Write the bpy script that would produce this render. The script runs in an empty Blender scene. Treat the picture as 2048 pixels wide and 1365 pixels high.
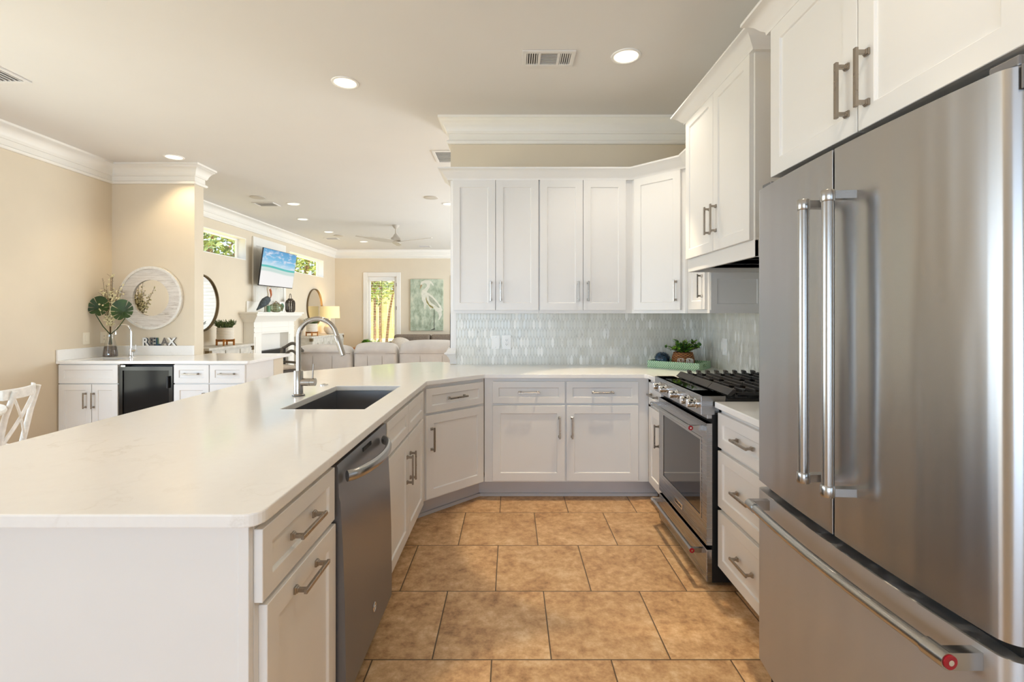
import bpy, bmesh, math, random
from mathutils import Vector, Matrix
random.seed(7)
R = math.radians
PI = math.pi
SC = bpy.context.scene
COL = SC.collection

# ------------------------------------------------------------------ camera, world, lights, exposure
FPX, H = 966.0, 1.335                    # focal length in pixels of a 2048 wide frame, lens height
VX, VY = 1022.0, 629.0                   # where the horizon meets the view axis
cam_d = bpy.data.cameras.new('camera')
cam = bpy.data.objects.new('camera', cam_d)
COL.objects.link(cam)
cam.location = (0, 0, H)
cam.rotation_euler = (R(90), 0, 0)
cam_d.sensor_width = 36
cam_d.lens = 36 * FPX / 2048
cam_d.shift_x = (1024 - VX) / 2048
cam_d.shift_y = -(682.5 - VY) / 2048
cam_d.clip_start = 0.05
SC.camera = cam

SC.view_settings.view_transform = 'Standard'
SC.view_settings.look = 'None'
SC.view_settings.gamma = 1
SC.view_settings.use_curve_mapping = False
SC.view_settings.exposure = 0.05
SC.cycles.max_bounces = 10
SC.cycles.diffuse_bounces = 6
SC.cycles.glossy_bounces = 5
SC.cycles.transparent_max_bounces = 12
SC.cycles.caustics_reflective = False
SC.cycles.caustics_refractive = False
SC.cycles.sample_clamp_indirect = 6
SC.cycles.use_denoising = True

W = bpy.data.worlds.new('sky')
SC.world = W
W.use_nodes = True
bg = W.node_tree.nodes['Background']
bg.inputs[0].default_value = (0.66, 0.80, 1.0, 1)
bg.inputs[1].default_value = 2.2


def lamp(name, kind, loc, energy, color=(1, 1, 1), rot=(0, 0, 0), size=None, size_y=None, spot=None, blend=0.5, radius=None, spread=None):
    d = bpy.data.lights.new(name, kind)
    d.energy = energy
    d.color = color
    o = bpy.data.objects.new(name, d)
    o.location = loc
    o.rotation_euler = rot
    if kind == 'AREA':
        d.shape = 'RECTANGLE'
        d.size = size
        d.size_y = size_y
        if spread: d.spread = spread
    if kind == 'SPOT':
        d.spot_size = spot
        d.spot_blend = blend
    if radius is not None: d.shadow_soft_size = radius
    COL.objects.link(o)
    return o


sun = lamp('sun', 'SUN', (0, 0, 20), 14.0, (1, 0.95, 0.86), (R(20), 0, R(50)))
sun.data.angle = R(1)
DAY = (0.82, 0.91, 1.0)
# daylight coming through the windows of the room (behind the camera, in the dining side, in the living room)
lamp('daylight_rear', 'AREA', (-1.5, -6.08, 1.05), 225, (0.60, 0.79, 1.0), (R(72), 0, 0), 5.4, 1.9)
lamp('daylight_dining', 'AREA', (-4.56, 1.75, 1.25), 84, (0.68, 0.84, 1.0), (0, R(-76), 0), 1.9, 4.2)
lamp('daylight_living', 'AREA', (3.46, 9.0, 1.4), 360, DAY, (0, R(106), 0), 2.2, 4.8)
lamp('daylight_far', 'AREA', (-0.4, 12.50, 1.35), 10, DAY, (R(-90), 0, 0), 1.8, 1.8)
WARM = (1.0, 0.88, 0.72)
POOL = (1.0, 0.80, 0.52)
CAN_W = 15
KITCHEN_CAN = 32
POOL_W = 125


# ------------------------------------------------------------------ materials
def lin(c):
    c = c / 255.0
    return c / 12.92 if c <= 0.04045 else ((c + 0.055) / 1.055) ** 2.4


def rgb(r, g, b): return (lin(r), lin(g), lin(b), 1)


class NT:
    def __init__(self, name):
        self.m = bpy.data.materials.new(name)
        self.m.use_nodes = True
        self.t = self.m.node_tree
        self.n = self.t.nodes
        self.b = self.n['Principled BSDF']

    def add(self, kind, **kw):
        nd = self.n.new(kind)
        for k, v in kw.items(): setattr(nd, k, v)
        return nd

    def link(self, a, b): self.t.links.new(a, b)

    def put(self, sock, v):
        if hasattr(v, 'is_output'): self.link(v, sock)
        else: sock.default_value = v

    def math(self, op, a, b=None, c=None):
        nd = self.add('ShaderNodeMath', operation=op)
        self.put(nd.inputs[0], a)
        if b is not None: self.put(nd.inputs[1], b)
        if c is not None: self.put(nd.inputs[2], c)
        return nd.outputs[0]

    def mix(self, f, a, b):
        nd = self.add('ShaderNodeMix', data_type='RGBA')
        self.put(nd.inputs[0], f)
        self.put(nd.inputs[6], a)
        self.put(nd.inputs[7], b)
        return nd.outputs[2]

    def noise(self, vec, scale, detail=3, rough=0.55, out=0):
        nd = self.add('ShaderNodeTexNoise')
        if vec is not None: self.link(vec, nd.inputs['Vector'])
        nd.inputs['Scale'].default_value = scale
        nd.inputs['Detail'].default_value = detail
        nd.inputs['Roughness'].default_value = rough
        return nd.outputs[out]

    def ramp(self, f, stops, interp='LINEAR'):
        nd = self.add('ShaderNodeValToRGB')
        cr = nd.color_ramp
        cr.interpolation = interp
        while len(cr.elements) < len(stops): cr.elements.new(0.5)
        for e, (p, c) in zip(cr.elements, stops):
            e.position = p
            e.color = c
        self.put(nd.inputs[0], f)
        return nd.outputs[0]

    def pos(self):
        return self.add('ShaderNodeNewGeometry').outputs['Position']

    def obj(self):
        return self.add('ShaderNodeTexCoord').outputs['Object']

    def scale(self, vec, s):
        nd = self.add('ShaderNodeVectorMath', operation='MULTIPLY')
        self.link(vec, nd.inputs[0])
        nd.inputs[1].default_value = s
        return nd.outputs[0]

    def sep(self, vec):
        nd = self.add('ShaderNodeSeparateXYZ')
        self.link(vec, nd.inputs[0])
        return nd.outputs

    def comb(self, x, y, z):
        nd = self.add('ShaderNodeCombineXYZ')
        self.put(nd.inputs[0], x); self.put(nd.inputs[1], y); self.put(nd.inputs[2], z)
        return nd.outputs[0]

    def bump(self, h, strength=0.2, dist=0.01):
        nd = self.add('ShaderNodeBump')
        nd.inputs['Strength'].default_value = strength
        nd.inputs['Distance'].default_value = dist
        self.link(h, nd.inputs['Height'])
        self.link(nd.outputs[0], self.b.inputs['Normal'])

    def set(self, **kw):
        for k, v in kw.items():
            self.put(self.b.inputs[k.replace('_', ' ')], v)
        return self.m


def paint(name, c, rough=0.5, var=0.03, scale=6.0, bump=0.0, bscale=200, **kw):
    t = NT(name)
    n = t.noise(t.obj(), scale, 4)
    d = tuple(max(0, x * (1 - var * 2)) for x in c[:3]) + (1,)
    l = tuple(min(1, x * (1 + var)) for x in c[:3]) + (1,)
    t.set(Base_Color=t.ramp(n, [(0.3, d), (0.7, l)]), Roughness=rough)
    for k, v in kw.items(): t.b.inputs[k.replace('_', ' ')].default_value = v
    if bump: t.bump(t.noise(t.obj(), bscale, 2), bump, 0.002)
    return t.m


def metal(name, c, rough=0.25, aniso=0.0, brush=None):
    t = NT(name)
    t.set(Base_Color=c, Metallic=1.0, Roughness=rough)
    if brush:
        n = t.noise(t.scale(t.obj(), brush), 1.0, 3)
        t.set(Roughness=t.math('MULTIPLY_ADD', n, 0.05, rough - 0.025))
        lo = tuple(x * 0.985 for x in c[:3]) + (1,)
        t.set(Base_Color=t.mix(n, lo, c))
    if aniso:
        t.b.inputs['Anisotropic'].default_value = aniso
        t.link(t.comb(0.0, 0.0, 1.0), t.b.inputs['Tangent'])
    return t.m


def emit(name, c, s):
    t = NT(name)
    t.set(Base_Color=(0, 0, 0, 1), Emission_Color=c, Emission_Strength=s)
    return t.m


def glass_thin(name, tint=(1, 1, 1, 1), refl=0.06, rough=0.0):
    t = NT(name)
    tr = t.add('ShaderNodeBsdfTransparent'); tr.inputs[0].default_value = tint
    gl = t.add('ShaderNodeBsdfGlossy'); gl.inputs['Roughness'].default_value = rough
    mx = t.add('ShaderNodeMixShader'); mx.inputs[0].default_value = refl
    t.link(tr.outputs[0], mx.inputs[1]); t.link(gl.outputs[0], mx.inputs[2])
    t.link(mx.outputs[0], t.n['Material Output'].inputs[0])
    return t.m


M = {}
M['wall'] = paint('cream_wall_paint', rgb(221, 208, 186), 0.75, 0.012, 2.5, 0.05, 350)
M['ceil'] = paint('ceiling_paint', rgb(224, 221, 217), 0.8, 0.008, 1.5)
M['trim'] = paint('trim_paint', rgb(238, 234, 226), 0.4, 0.008, 3)
M['cab'] = paint('white_cabinet_paint', rgb(231, 229, 226), 0.34, 0.008, 4)
M['inner'] = paint('painted_gap_shade', rgb(60, 55, 48), 0.8)  # dark colour standing in for shade inside gaps
M['kick'] = paint('toe_kick_paint', rgb(194, 191, 191), 0.5, 0.02, 5)
M['black'] = paint('black_plastic', rgb(14, 14, 14), 0.45, 0.0)
M['blackgloss'] = paint('black_enamel', rgb(18, 17, 17), 0.18, 0.0)
M['iron'] = paint('cast_iron', rgb(38, 35, 34), 0.42, 0.08, 60, 0.15, 400)
M['steel'] = metal('brushed_stainless', rgb(166, 165, 165), 0.27, 0.75, (2, 2, 260))
def wavy(m):
    nt = m.node_tree
    tc = nt.nodes.new('ShaderNodeNewGeometry')
    mu = nt.nodes.new('ShaderNodeVectorMath'); mu.operation = 'MULTIPLY'
    mu.inputs[1].default_value = (3.6, 3.6, 0.35)
    no = nt.nodes.new('ShaderNodeTexNoise'); no.inputs['Scale'].default_value = 1.3; no.inputs['Detail'].default_value = 2.0
    bu = nt.nodes.new('ShaderNodeBump'); bu.inputs['Strength'].default_value = 0.5; bu.inputs['Distance'].default_value = 0.03
    nt.links.new(tc.outputs['Position'], mu.inputs[0]); nt.links.new(mu.outputs[0], no.inputs['Vector'])
    nt.links.new(no.outputs[0], bu.inputs['Height']); nt.links.new(bu.outputs[0], nt.nodes['Principled BSDF'].inputs['Normal'])
    return m


M['steel_door'] = wavy(metal('brushed_stainless_door', rgb(180, 179, 179), 0.27, 0.80, None))
M['steel_low'] = wavy(metal('brushed_stainless_drawer', rgb(186, 185, 185), 0.42, 0.8, None))
M['steel_low'].node_tree.nodes['Principled BSDF'].inputs['Metallic'].default_value = 0.8
M['steel_h'] = metal('stainless_satin', rgb(178, 176, 173), 0.24, 0.0, (30, 30, 300))
M['steel_dark'] = metal('dark_stainless', rgb(120, 119, 122), 0.28, 0.3, None)
M['steel_dark'].node_tree.nodes['Principled BSDF'].inputs['Metallic'].default_value = 0.45
M['chrome'] = metal('polished_chrome', rgb(226, 224, 222), 0.07)
M['nickel'] = metal('brushed_nickel', rgb(178, 172, 164), 0.24, 0.0, (200, 200, 20))
M['pull'] = metal('pewter_pull', rgb(164, 155, 144), 0.28, 0.0, (80, 80, 80))
M['sinksteel'] = metal('sink_steel', rgb(168, 168, 170), 0.30, 0.0, (60, 4, 60))
M['bronze'] = metal('aged_bronze', rgb(120, 104, 80), 0.4)
M['mirror'] = metal('mirror_silver', rgb(240, 240, 238), 0.015)
M['red'] = paint('red_enamel', rgb(150, 12, 30), 0.25, 0.0)
M['pane'] = glass_thin('window_glass', (0.97, 0.98, 0.98, 1), 0.05)
M['ovenglass'] = paint('oven_glass', rgb(22, 19, 18), 0.04, 0.0, Specular_IOR_Level=0.9)
M['smoked'] = paint('smoked_cooler_glass', rgb(26, 26, 27), 0.12, 0.0, Specular_IOR_Level=0.18)
M['plate'] = paint('white_plate_plastic', rgb(246, 245, 242), 0.35, 0.0)
M['cream'] = paint('cream_plate_plastic', rgb(240, 231, 212), 0.4, 0.0)
M['white'] = paint('white_gloss', rgb(240, 238, 234), 0.4, 0.01)
M['fan'] = paint('fan_white_shaded', rgb(198, 190, 178), 0.45, 0.01)  # white fan greyed, the shade of its underside put into the colour
M['leather'] = paint('pale_grey_leather', rgb(216, 212, 208), 0.5, 0.05, 5, 0.25, 60)
M['seam'] = paint('leather_seam', rgb(158, 150, 142), 0.6, 0.02)
M['taupe'] = paint('taupe_upholstery', rgb(126, 112, 98), 0.9, 0.1, 30, 0.4, 250)
M['linen'] = paint('linen_cushion', rgb(205, 195, 182), 0.9, 0.06, 40, 0.3, 300)
M['stoolwood'] = paint('grey_stained_wood', rgb(92, 86, 78), 0.5, 0.12, 14)
M['chairwood'] = paint('whitewashed_wood', rgb(232, 228, 220), 0.55, 0.06, 30)
M['wood'] = paint('honey_wood', rgb(176, 112, 44), 0.5, 0.1, 14)
M['pot'] = paint('ribbed_white_ceramic', rgb(222, 212, 196), 0.6, 0.02, 10)
M['console'] = paint('distressed_grey_white', rgb(202, 196, 184), 0.6, 0.08, 14)
M['leafdark'] = paint('dark_monstera_leaf', rgb(40, 68, 10), 0.55, 0.3, 12)
M['leafbright'] = paint('bright_leaf', rgb(128, 180, 44), 0.45, 0.3, 40)
M['leafmid'] = paint('boxwood_leaf', rgb(64, 110, 40), 0.45, 0.35, 50)
M['grassleaf'] = paint('grey_green_sprig', rgb(104, 120, 70), 0.6, 0.3, 40)
M['twig'] = paint('brown_twig', rgb(92, 70, 42), 0.7, 0.1, 40)
M['bud'] = paint('pale_bud', rgb(228, 218, 176), 0.6, 0.1, 60)
M['pebble'] = paint('brown_pebbles', rgb(98, 80, 66), 0.45, 0.4, 60, 0.6, 90)
M['vase'] = glass_thin('clear_vase_glass', (0.93, 0.94, 0.93, 1), 0.14)
M['jade'] = glass_thin('pale_green_glass', (0.72, 0.82, 0.68, 1), 0.16, 0.1)
M['rope'] = paint('tan_rope', rgb(128, 100, 58), 0.9, 0.15, 60)
M['slate'] = paint('slate_feathers', rgb(72, 80, 84), 0.7, 0.35, 24, 0.5, 30)
M['rust'] = paint('rust_orange_wood', rgb(172, 94, 48), 0.5, 0.1, 20)
M['greenpaint'] = paint('sea_green_paint', rgb(92, 138, 106), 0.6, 0.15, 30)
M['lantern'] = paint('brown_lantern_wood', rgb(70, 58, 44), 0.6, 0.1, 30)
M['urchin'] = paint('blue_glazed_ceramic', rgb(52, 78, 98), 0.22, 0.5, 30, 0.5, 60)
M['soil'] = paint('dark_soil', rgb(40, 34, 24), 0.9)
M['bark'] = paint('tree_bark', rgb(150, 116, 88), 0.85, 0.25, 8, 0.5, 20)
M['lawn'] = paint('dry_lawn', rgb(206, 190, 130), 0.9, 0.22, 0.6)
M['foliage'] = paint('oak_foliage', rgb(160, 176, 92), 0.6, 0.35, 2.2)
M['foliage2'] = paint('dark_foliage', rgb(150, 168, 98), 0.6, 0.35, 2.2)
M['bounce_floor'] = paint('pale_bounce_floor', rgb(206, 196, 180), 0.95, 0.05, 30, 0.3, 300)  # invented pale floor finish, there to bounce light
M['fence'] = paint('tan_fence_boards', rgb(214, 190, 130), 0.8, 0.12, 3)
M['car'] = paint('blue_grey_car_paint', rgb(96, 112, 132), 0.3, 0.0)
M['navy'] = paint('navy_letter', rgb(36, 62, 84), 0.5, 0.2, 60)
M['greyletter'] = paint('grey_letter_side', rgb(104, 98, 92), 0.6, 0.1, 40)
M['canlamp'] = emit('lamp_glow_warm', (1.0, 0.86, 0.62, 1), 2.2)
M['shade'] = None


def mk_shade():
    t = NT('lit_lamp_shade')
    t.set(Base_Color=rgb(238, 214, 160), Roughness=0.8, Emission_Color=(1.0, 0.74, 0.34, 1), Emission_Strength=0.55)
    return t.m


M['shade'] = mk_shade()


def mk_floor():
    t = NT('travertine_floor_tile')
    S = 0.461
    xyz = t.sep(t.pos())
    ry = t.math('DIVIDE', t.math('SUBTRACT', xyz[1], 1.8655), S)
    row = t.math('FLOOR', ry)
    fy = t.math('FRACT', ry)
    odd = t.math('MODULO', t.math('ADD', row, 100.0), 2.0)
    rx = t.math('ADD', t.math('DIVIDE', t.math('ADD', xyz[0], 0.305), S), t.math('MULTIPLY', odd, 0.5))
    colm = t.math('FLOOR', rx)
    fx = t.math('FRACT', rx)
    ex = t.math('MINIMUM', fx, t.math('SUBTRACT', 1.0, fx))
    ey = t.math('MINIMUM', fy, t.math('SUBTRACT', 1.0, fy))
    e = t.math('MINIMUM', ex, ey)
    grout = t.math('LESS_THAN', e, 0.0058)
    wn = t.add('ShaderNodeTexWhiteNoise')
    t.link(t.comb(colm, row, 3.0), wn.inputs['Vector'])
    off = t.scale(wn.outputs['Color'], (9, 9, 9))
    va = t.add('ShaderNodeVectorMath', operation='ADD')
    t.link(t.pos(), va.inputs[0]); t.link(off, va.inputs[1])
    v = va.outputs[0]
    n1 = t.noise(v, 6.0, 7, 0.68)
    n2 = t.noise(v, 24.0, 5, 0.65)
    n3 = t.noise(v, 90.0, 3, 0.6)
    nn = t.math('ADD', t.math('MULTIPLY', n1, 0.5), t.math('ADD', t.math('MULTIPLY', n2, 0.35), t.math('MULTIPLY', n3, 0.15)))
    c = t.ramp(nn, [(0.33, rgb(142, 106, 72)), (0.44, rgb(186, 146, 104)), (0.54, rgb(208, 170, 126)), (0.66, rgb(228, 200, 162))])
    tone = t.math('MULTIPLY_ADD', wn.outputs['Value'], 0.16, 0.90)
    hs = t.add('ShaderNodeHueSaturation')
    t.link(tone, hs.inputs['Value']); t.link(c, hs.inputs['Color'])
    t.set(Base_Color=t.mix(grout, hs.outputs[0], rgb(92, 72, 50)), Roughness=t.math('MULTIPLY_ADD', n2, 0.2, 0.34))
    h = t.math('MINIMUM', t.math('MULTIPLY', e, 60.0), 1.0)
    t.bump(t.math('ADD', h, t.math('MULTIPLY', n2, 0.25)), 0.35, 0.004)
    return t.m


def mk_picket(axis):
    """elongated vertical hexagon marble mosaic; axis = horizontal world axis of the wall"""
    t = NT('picket_marble_mosaic_' + 'xy'[axis])
    xyz = t.sep(t.pos())
    u, z = xyz[axis], xyz[2]
    w, hh, tip = 0.0265, 0.112, 0.036
    p = hh - tip

    def lattice(ou, oz):
        a = t.math('DIVIDE', t.math('ADD', u, ou + 20.0), w)
        b = t.math('DIVIDE', t.math('ADD', z, oz + 10.0), 2 * p)
        ia, ib = t.math('FLOOR', a), t.math('FLOOR', b)
        la = t.math('ABSOLUTE', t.math('MULTIPLY', t.math('SUBTRACT', t.math('FRACT', a), 0.5), w))
        lb = t.math('ABSOLUTE', t.math('MULTIPLY', t.math('SUBTRACT', t.math('FRACT', b), 0.5), 2 * p))
        d1 = t.math('DIVIDE', la, w / 2)
        d2 = t.math('DIVIDE', t.math('ADD', lb, t.math('MULTIPLY', la, 2 * tip / w)), hh / 2)
        return t.math('MAXIMUM', d1, d2), ia, ib

    dA, iA, jA = lattice(0, 0)
    dB, iB, jB = lattice(w / 2, p)
    sel = t.math('LESS_THAN', dB, dA)
    d = t.math('MINIMUM', dA, dB)

    def pick(a, b): return t.math('ADD', a, t.math('MULTIPLY', sel, t.math('SUBTRACT', b, a)))

    wn = t.add('ShaderNodeTexWhiteNoise')
    t.link(t.comb(pick(iA, iB), pick(jA, jB), t.math('MULTIPLY', sel, 7.0)), wn.inputs['Vector'])
    rv = wn.outputs['Value']
    base = t.ramp(rv, [(0.0, rgb(210, 208, 197)), (0.35, rgb(218, 217, 208)), (0.70, rgb(222, 221, 213)), (0.90, rgb(225, 224, 217)), (0.91, rgb(238, 237, 231)), (1.0, rgb(247, 246, 241))])
    va = t.add('ShaderNodeVectorMath', operation='ADD')
    t.link(t.pos(), va.inputs[0]); t.link(t.scale(wn.outputs['Color'], (5, 5, 5)), va.inputs[1])
    vein = t.noise(t.scale(va.outputs[0], (1, 1, 0.4)), 26, 5, 0.7)
    base = t.mix(t.ramp(vein, [(0.60, (0, 0, 0, 1)), (0.74, (0.75, 0.75, 0.75, 1))]), base, rgb(150, 146, 138))
    gap = t.math('GREATER_THAN', d, 0.955)
    t.set(Base_Color=t.mix(gap, base, rgb(176, 174, 166)), Roughness=t.math('MULTIPLY_ADD', rv, 0.2, 0.14))
    t.bump(t.math('MINIMUM', t.math('MULTIPLY', t.math('SUBTRACT', 1.0, d), 8.0), 1.0), 0.25, 0.002)
    return t.m


def mk_quartz():
    t = NT('white_quartz')
    v = t.pos()
    n1 = t.noise(v, 1.6, 8, 0.62)
    n2 = t.noise(v, 40, 4)
    line = t.math('ABSOLUTE', t.math('SUBTRACT', n1, 0.5))
    vein = t.ramp(line, [(0.0, (1, 1, 1, 1)), (0.012, (0, 0, 0, 1))])
    mask = t.ramp(t.noise(v, 2.3, 3), [(0.5, (0, 0, 0, 1)), (0.7, (1, 1, 1, 1))])
    f = t.math('MULTIPLY', t.math('MULTIPLY', vein, mask), 0.28)
    base = t.mix(n2, rgb(238, 236, 233), rgb(243, 242, 239))
    t.set(Base_Color=t.mix(f, base, rgb(196, 186, 172)), Roughness=0.10)
    t.b.inputs['Specular IOR Level'].default_value = 0.5
    return t.m


def mk_planks():
    t = NT('whitewashed_planks')
    o = t.obj()
    xyz = t.sep(o)
    b = t.math('DIVIDE', xyz[2], 0.062)
    fr = t.math('FRACT', b)
    gap = t.math('LESS_THAN', fr, 0.04)
    n = t.noise(t.scale(o, (3, 3, 26)), 3.0, 6, 0.7)
    c = t.ramp(n, [(0.30, rgb(150, 136, 120)), (0.40, rgb(212, 204, 194)), (0.6, rgb(228, 222, 214))])
    t.set(Base_Color=t.mix(t.math('MULTIPLY', gap, 0.7), c, rgb(160, 148, 134)), Roughness=0.7)
    return t.m


def mk_herring():
    t = NT('green_chevron_inlay')
    xyz = t.sep(t.obj())
    P = 0.017
    zz = t.math('MULTIPLY', t.math('ABSOLUTE', t.math('SUBTRACT', t.math('FRACT', t.math('DIVIDE', xyz[2], 0.05)), 0.5)), 0.05)
    k = t.math('FRACT', t.math('DIVIDE', t.math('ADD', t.math('ADD', xyz[0], t.math('MULTIPLY', xyz[1], 1.0)), zz), P))
    n = t.noise(t.obj(), 90, 3)
    c = t.mix(t.math('LESS_THAN', k, 0.42), t.ramp(n, [(0.3, rgb(86, 146, 104)), (0.7, rgb(138, 190, 146))]), rgb(206, 222, 190))
    t.set(Base_Color=c, Roughness=0.35)
    return t.m


def mk_basket():
    t = NT('woven_rattan')
    xyz = t.sep(t.obj())
    an = t.math('ARCTAN2', xyz[1], xyz[0])
    rw = t.math('DIVIDE', xyz[2], 0.010)
    odd = t.math('MODULO', t.math('FLOOR', rw), 2.0)
    s = t.math('SINE', t.math('ADD', t.math('MULTIPLY', an, 14.0), t.math('MULTIPLY', odd, PI)))
    h = t.math('MULTIPLY', t.math('ABSOLUTE', t.math('SINE', t.math('MULTIPLY', rw, PI))), t.math('MULTIPLY_ADD', s, 0.5, 0.5))
    t.set(Base_Color=t.ramp(h, [(0.0, rgb(96, 54, 22)), (0.35, rgb(150, 92, 44)), (1.0, rgb(190, 130, 72))]), Roughness=0.6)
    t.bump(h, 0.8, 0.006)
    return t.m


def mk_screen():
    t = NT('television_picture')
    xyz = t.sep(t.obj())
    z, x = xyz[2], xyz[0]
    v = t.math('DIVIDE', t.math('ADD', z, 0.32), 0.64)
    wob = t.math('MULTIPLY_ADD', t.math('SINE', t.math('MULTIPLY', x, 4.0)), 0.025, v)
    c = t.ramp(wob, [(0.0, rgb(243, 240, 238)), (0.36, rgb(240, 238, 236)), (0.40, rgb(196, 216, 210)), (0.47, rgb(205, 222, 218)), (0.50, rgb(70, 186, 176)),
                     (0.535, rgb(88, 188, 190)), (0.55, rgb(196, 222, 236)), (0.72, rgb(116, 186, 224)), (1.0, rgb(74, 152, 204))])
    cl = t.noise(t.scale(t.obj(), (1.6, 1, 7)), 2.4, 6, 0.6)
    cf = t.math('MULTIPLY', t.ramp(cl, [(0.5, (0, 0, 0, 1)), (0.66, (1, 1, 1, 1))]), t.math('GREATER_THAN', wob, 0.56))
    c = t.mix(cf, c, rgb(226, 226, 238))
    t.set(Base_Color=(0.01, 0.01, 0.01, 1), Roughness=0.12, Emission_Color=c, Emission_Strength=0.95)
    return t.m


def mk_canvas():
    t = NT('green_painted_canvas')
    o = t.obj()
    n = t.noise(t.scale(o, (1, 1, 0.6)), 7, 7, 0.7)
    c = t.ramp(n, [(0.3, rgb(132, 140, 116)), (0.45, rgb(166, 177, 154)), (0.56, rgb(190, 198, 176)), (0.7, rgb(212, 213, 190))])
    n2 = t.noise(t.scale(o, (2, 2, 1)), 11, 6, 0.75)
    c = t.mix(t.ramp(n2, [(0.62, (0, 0, 0, 1)), (0.72, (0.8, 0.8, 0.8, 1))]), c, rgb(92, 100, 84))
    t.set(Base_Color=c, Roughness=0.7)
    return t.m


M['floor'] = mk_floor()
M['tilex'] = mk_picket(0)
M['tiley'] = mk_picket(1)
M['quartz'] = mk_quartz()
M['planks'] = mk_planks()
M['herring'] = mk_herring()
M['basket'] = mk_basket()
M['screen'] = mk_screen()
M['canvas'] = mk_canvas()


# ------------------------------------------------------------------ mesh and object helpers
MAT = {}          # matrices of the empties


def V(*a): return Vector(a)


class MB:
    def __init__(s):
        s.bm = bmesh.new()

    def face(s, pts, mi=0):
        f = s.bm.faces.new([s.bm.verts.new(p) for p in pts])
        f.material_index = mi
        return s

    def box(s, x0, x1, y0, y1, z0, z1, mi=0):
        v = [s.bm.verts.new((x, y, z)) for z in (z0, z1) for y in (y0, y1) for x in (x0, x1)]
        for q in ((0, 2, 3, 1), (4, 5, 7, 6), (0, 1, 5, 4), (2, 6, 7, 3), (0, 4, 6, 2), (1, 3, 7, 5)):
            s.bm.faces.new([v[i] for i in q]).material_index = mi
        return s

    def loft(s, rings, mi=0, cap=True, closed=True):
        """rings: list of equally long lists of points"""
        vs = [[s.bm.verts.new(p) for p in r] for r in rings]
        n = len(vs[0])
        for a, b in zip(vs[:-1], vs[1:]):
            for i in range(n if closed else n - 1):
                j = (i + 1) % n
                s.bm.faces.new((a[i], a[j], b[j], b[i])).material_index = mi
        if cap:
            s.bm.faces.new(list(reversed(vs[0]))).material_index = mi
            s.bm.faces.new(vs[-1]).material_index = mi
        return s

    def prism(s, poly, z0, z1, mi=0):
        return s.loft([[(x, y, z0) for x, y in poly], [(x, y, z1) for x, y in poly]], mi)

    def extr(s, pts, vec, mi=0):
        vec = Vector(vec)
        return s.loft([[Vector(p) for p in pts], [Vector(p) + vec for p in pts]], mi)

    def tube(s, path, r, seg=12, mi=0, cap=True, flat=None):
        path = [Vector(p) for p in path]
        n = len(path)
        rs = r if isinstance(r, (list, tuple)) else [r] * n
        tang = []
        for i in range(n):
            a = path[max(i - 1, 0)]; b = path[min(i + 1, n - 1)]
            tang.append((b - a).normalized())
        t0 = tang[0]
        up = Vector((0, 0, 1)) if abs(t0.z) < 0.9 else Vector((1, 0, 0))
        nrm = (up - t0 * up.dot(t0)).normalized()
        rings = []
        for i in range(n):
            t = tang[i]
            nrm = (nrm - t * nrm.dot(t))
            nrm = nrm.normalized() if nrm.length > 1e-6 else t.orthogonal().normalized()
            bn = t.cross(nrm)
            fx, fy = (flat or (1, 1))
            rings.append([path[i] + (nrm * math.cos(a) * fx + bn * math.sin(a) * fy) * rs[i] for a in [2 * PI * k / seg for k in range(seg)]])
        return s.loft(rings, mi, cap)

    def cyl(s, p, q, r, seg=16, mi=0):
        return s.tube([p, q], r, seg, mi)

    def lathe(s, prof, c=(0, 0, 0), axis=(0, 0, 1), seg=24, mi=0, cap=True):
        ax = Vector(axis).normalized()
        a = ax.orthogonal().normalized()
        if abs(ax.z) > 0.99: a = Vector((1, 0, 0))
        b = ax.cross(a)
        c = Vector(c)
        rings = [[c + ax * z + (a * math.cos(t) + b * math.sin(t)) * max(r, 1e-4) for t in [2 * PI * k / seg for k in range(seg)]] for r, z in prof]
        return s.loft(rings, mi, cap)

    def ball(s, c, r, seg=12, rings=8, mi=0):
        if not isinstance(r, (list, tuple)): r = (r, r, r)
        m = Matrix.Translation(Vector(c)) @ Matrix.Diagonal((*r, 1))
        res = bmesh.ops.create_uvsphere(s.bm, u_segments=seg, v_segments=rings, radius=1.0, matrix=m)
        for v in res['verts']:
            for f in v.link_faces: f.material_index = mi
        return s

    def sweep(s, prof, path, mi=0):
        """closed profile (u outwards to the right of the path, z) along a 2D polyline with mitred corners"""
        n = len(path)
        P = [Vector(p) for p in path]
        dirs = [(P[i + 1] - P[i]).normalized() for i in range(n - 1)]
        nr = [Vector((d.y, -d.x)) for d in dirs]
        rings = []
        for i in range(n):
            if i == 0: m = nr[0]
            elif i == n - 1: m = nr[-1]
            else:
                m = (nr[i - 1] + nr[i])
                m = m / (1 + nr[i - 1].dot(nr[i]))
            rings.append([(P[i].x + m.x * u, P[i].y + m.y * u, z) for u, z in prof])
        return s.loft(rings, mi)

    def leaf(s, c, d, up, l, w, mi=0, bend=0.15):
        """a pointed four-sided leaf"""
        d = Vector(d).normalized()
        up = Vector(up)
        sd = d.cross(up)
        sd = sd.normalized() if sd.length > 1e-4 else d.orthogonal().normalized()
        nn = sd.cross(d)
        c = Vector(c)
        a = c; b = c + d * l * 0.45 + sd * w / 2 + nn * bend * l * 0.5
        e = c + d * l * 0.45 - sd * w / 2 + nn * bend * l * 0.5
        t = c + d * l
        m = c + d * l * 0.5
        va, vb, vt, ve, vm = [s.bm.verts.new(p) for p in (a, b, t, e, m)]
        for q in ((va, vb, vm), (vb, vt, vm), (vt, ve, vm), (ve, va, vm)):
            s.bm.faces.new(q).material_index = mi
        return s

    def move(s, m):
        bmesh.ops.transform(s.bm, matrix=m, verts=s.bm.verts)
        return s

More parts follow.
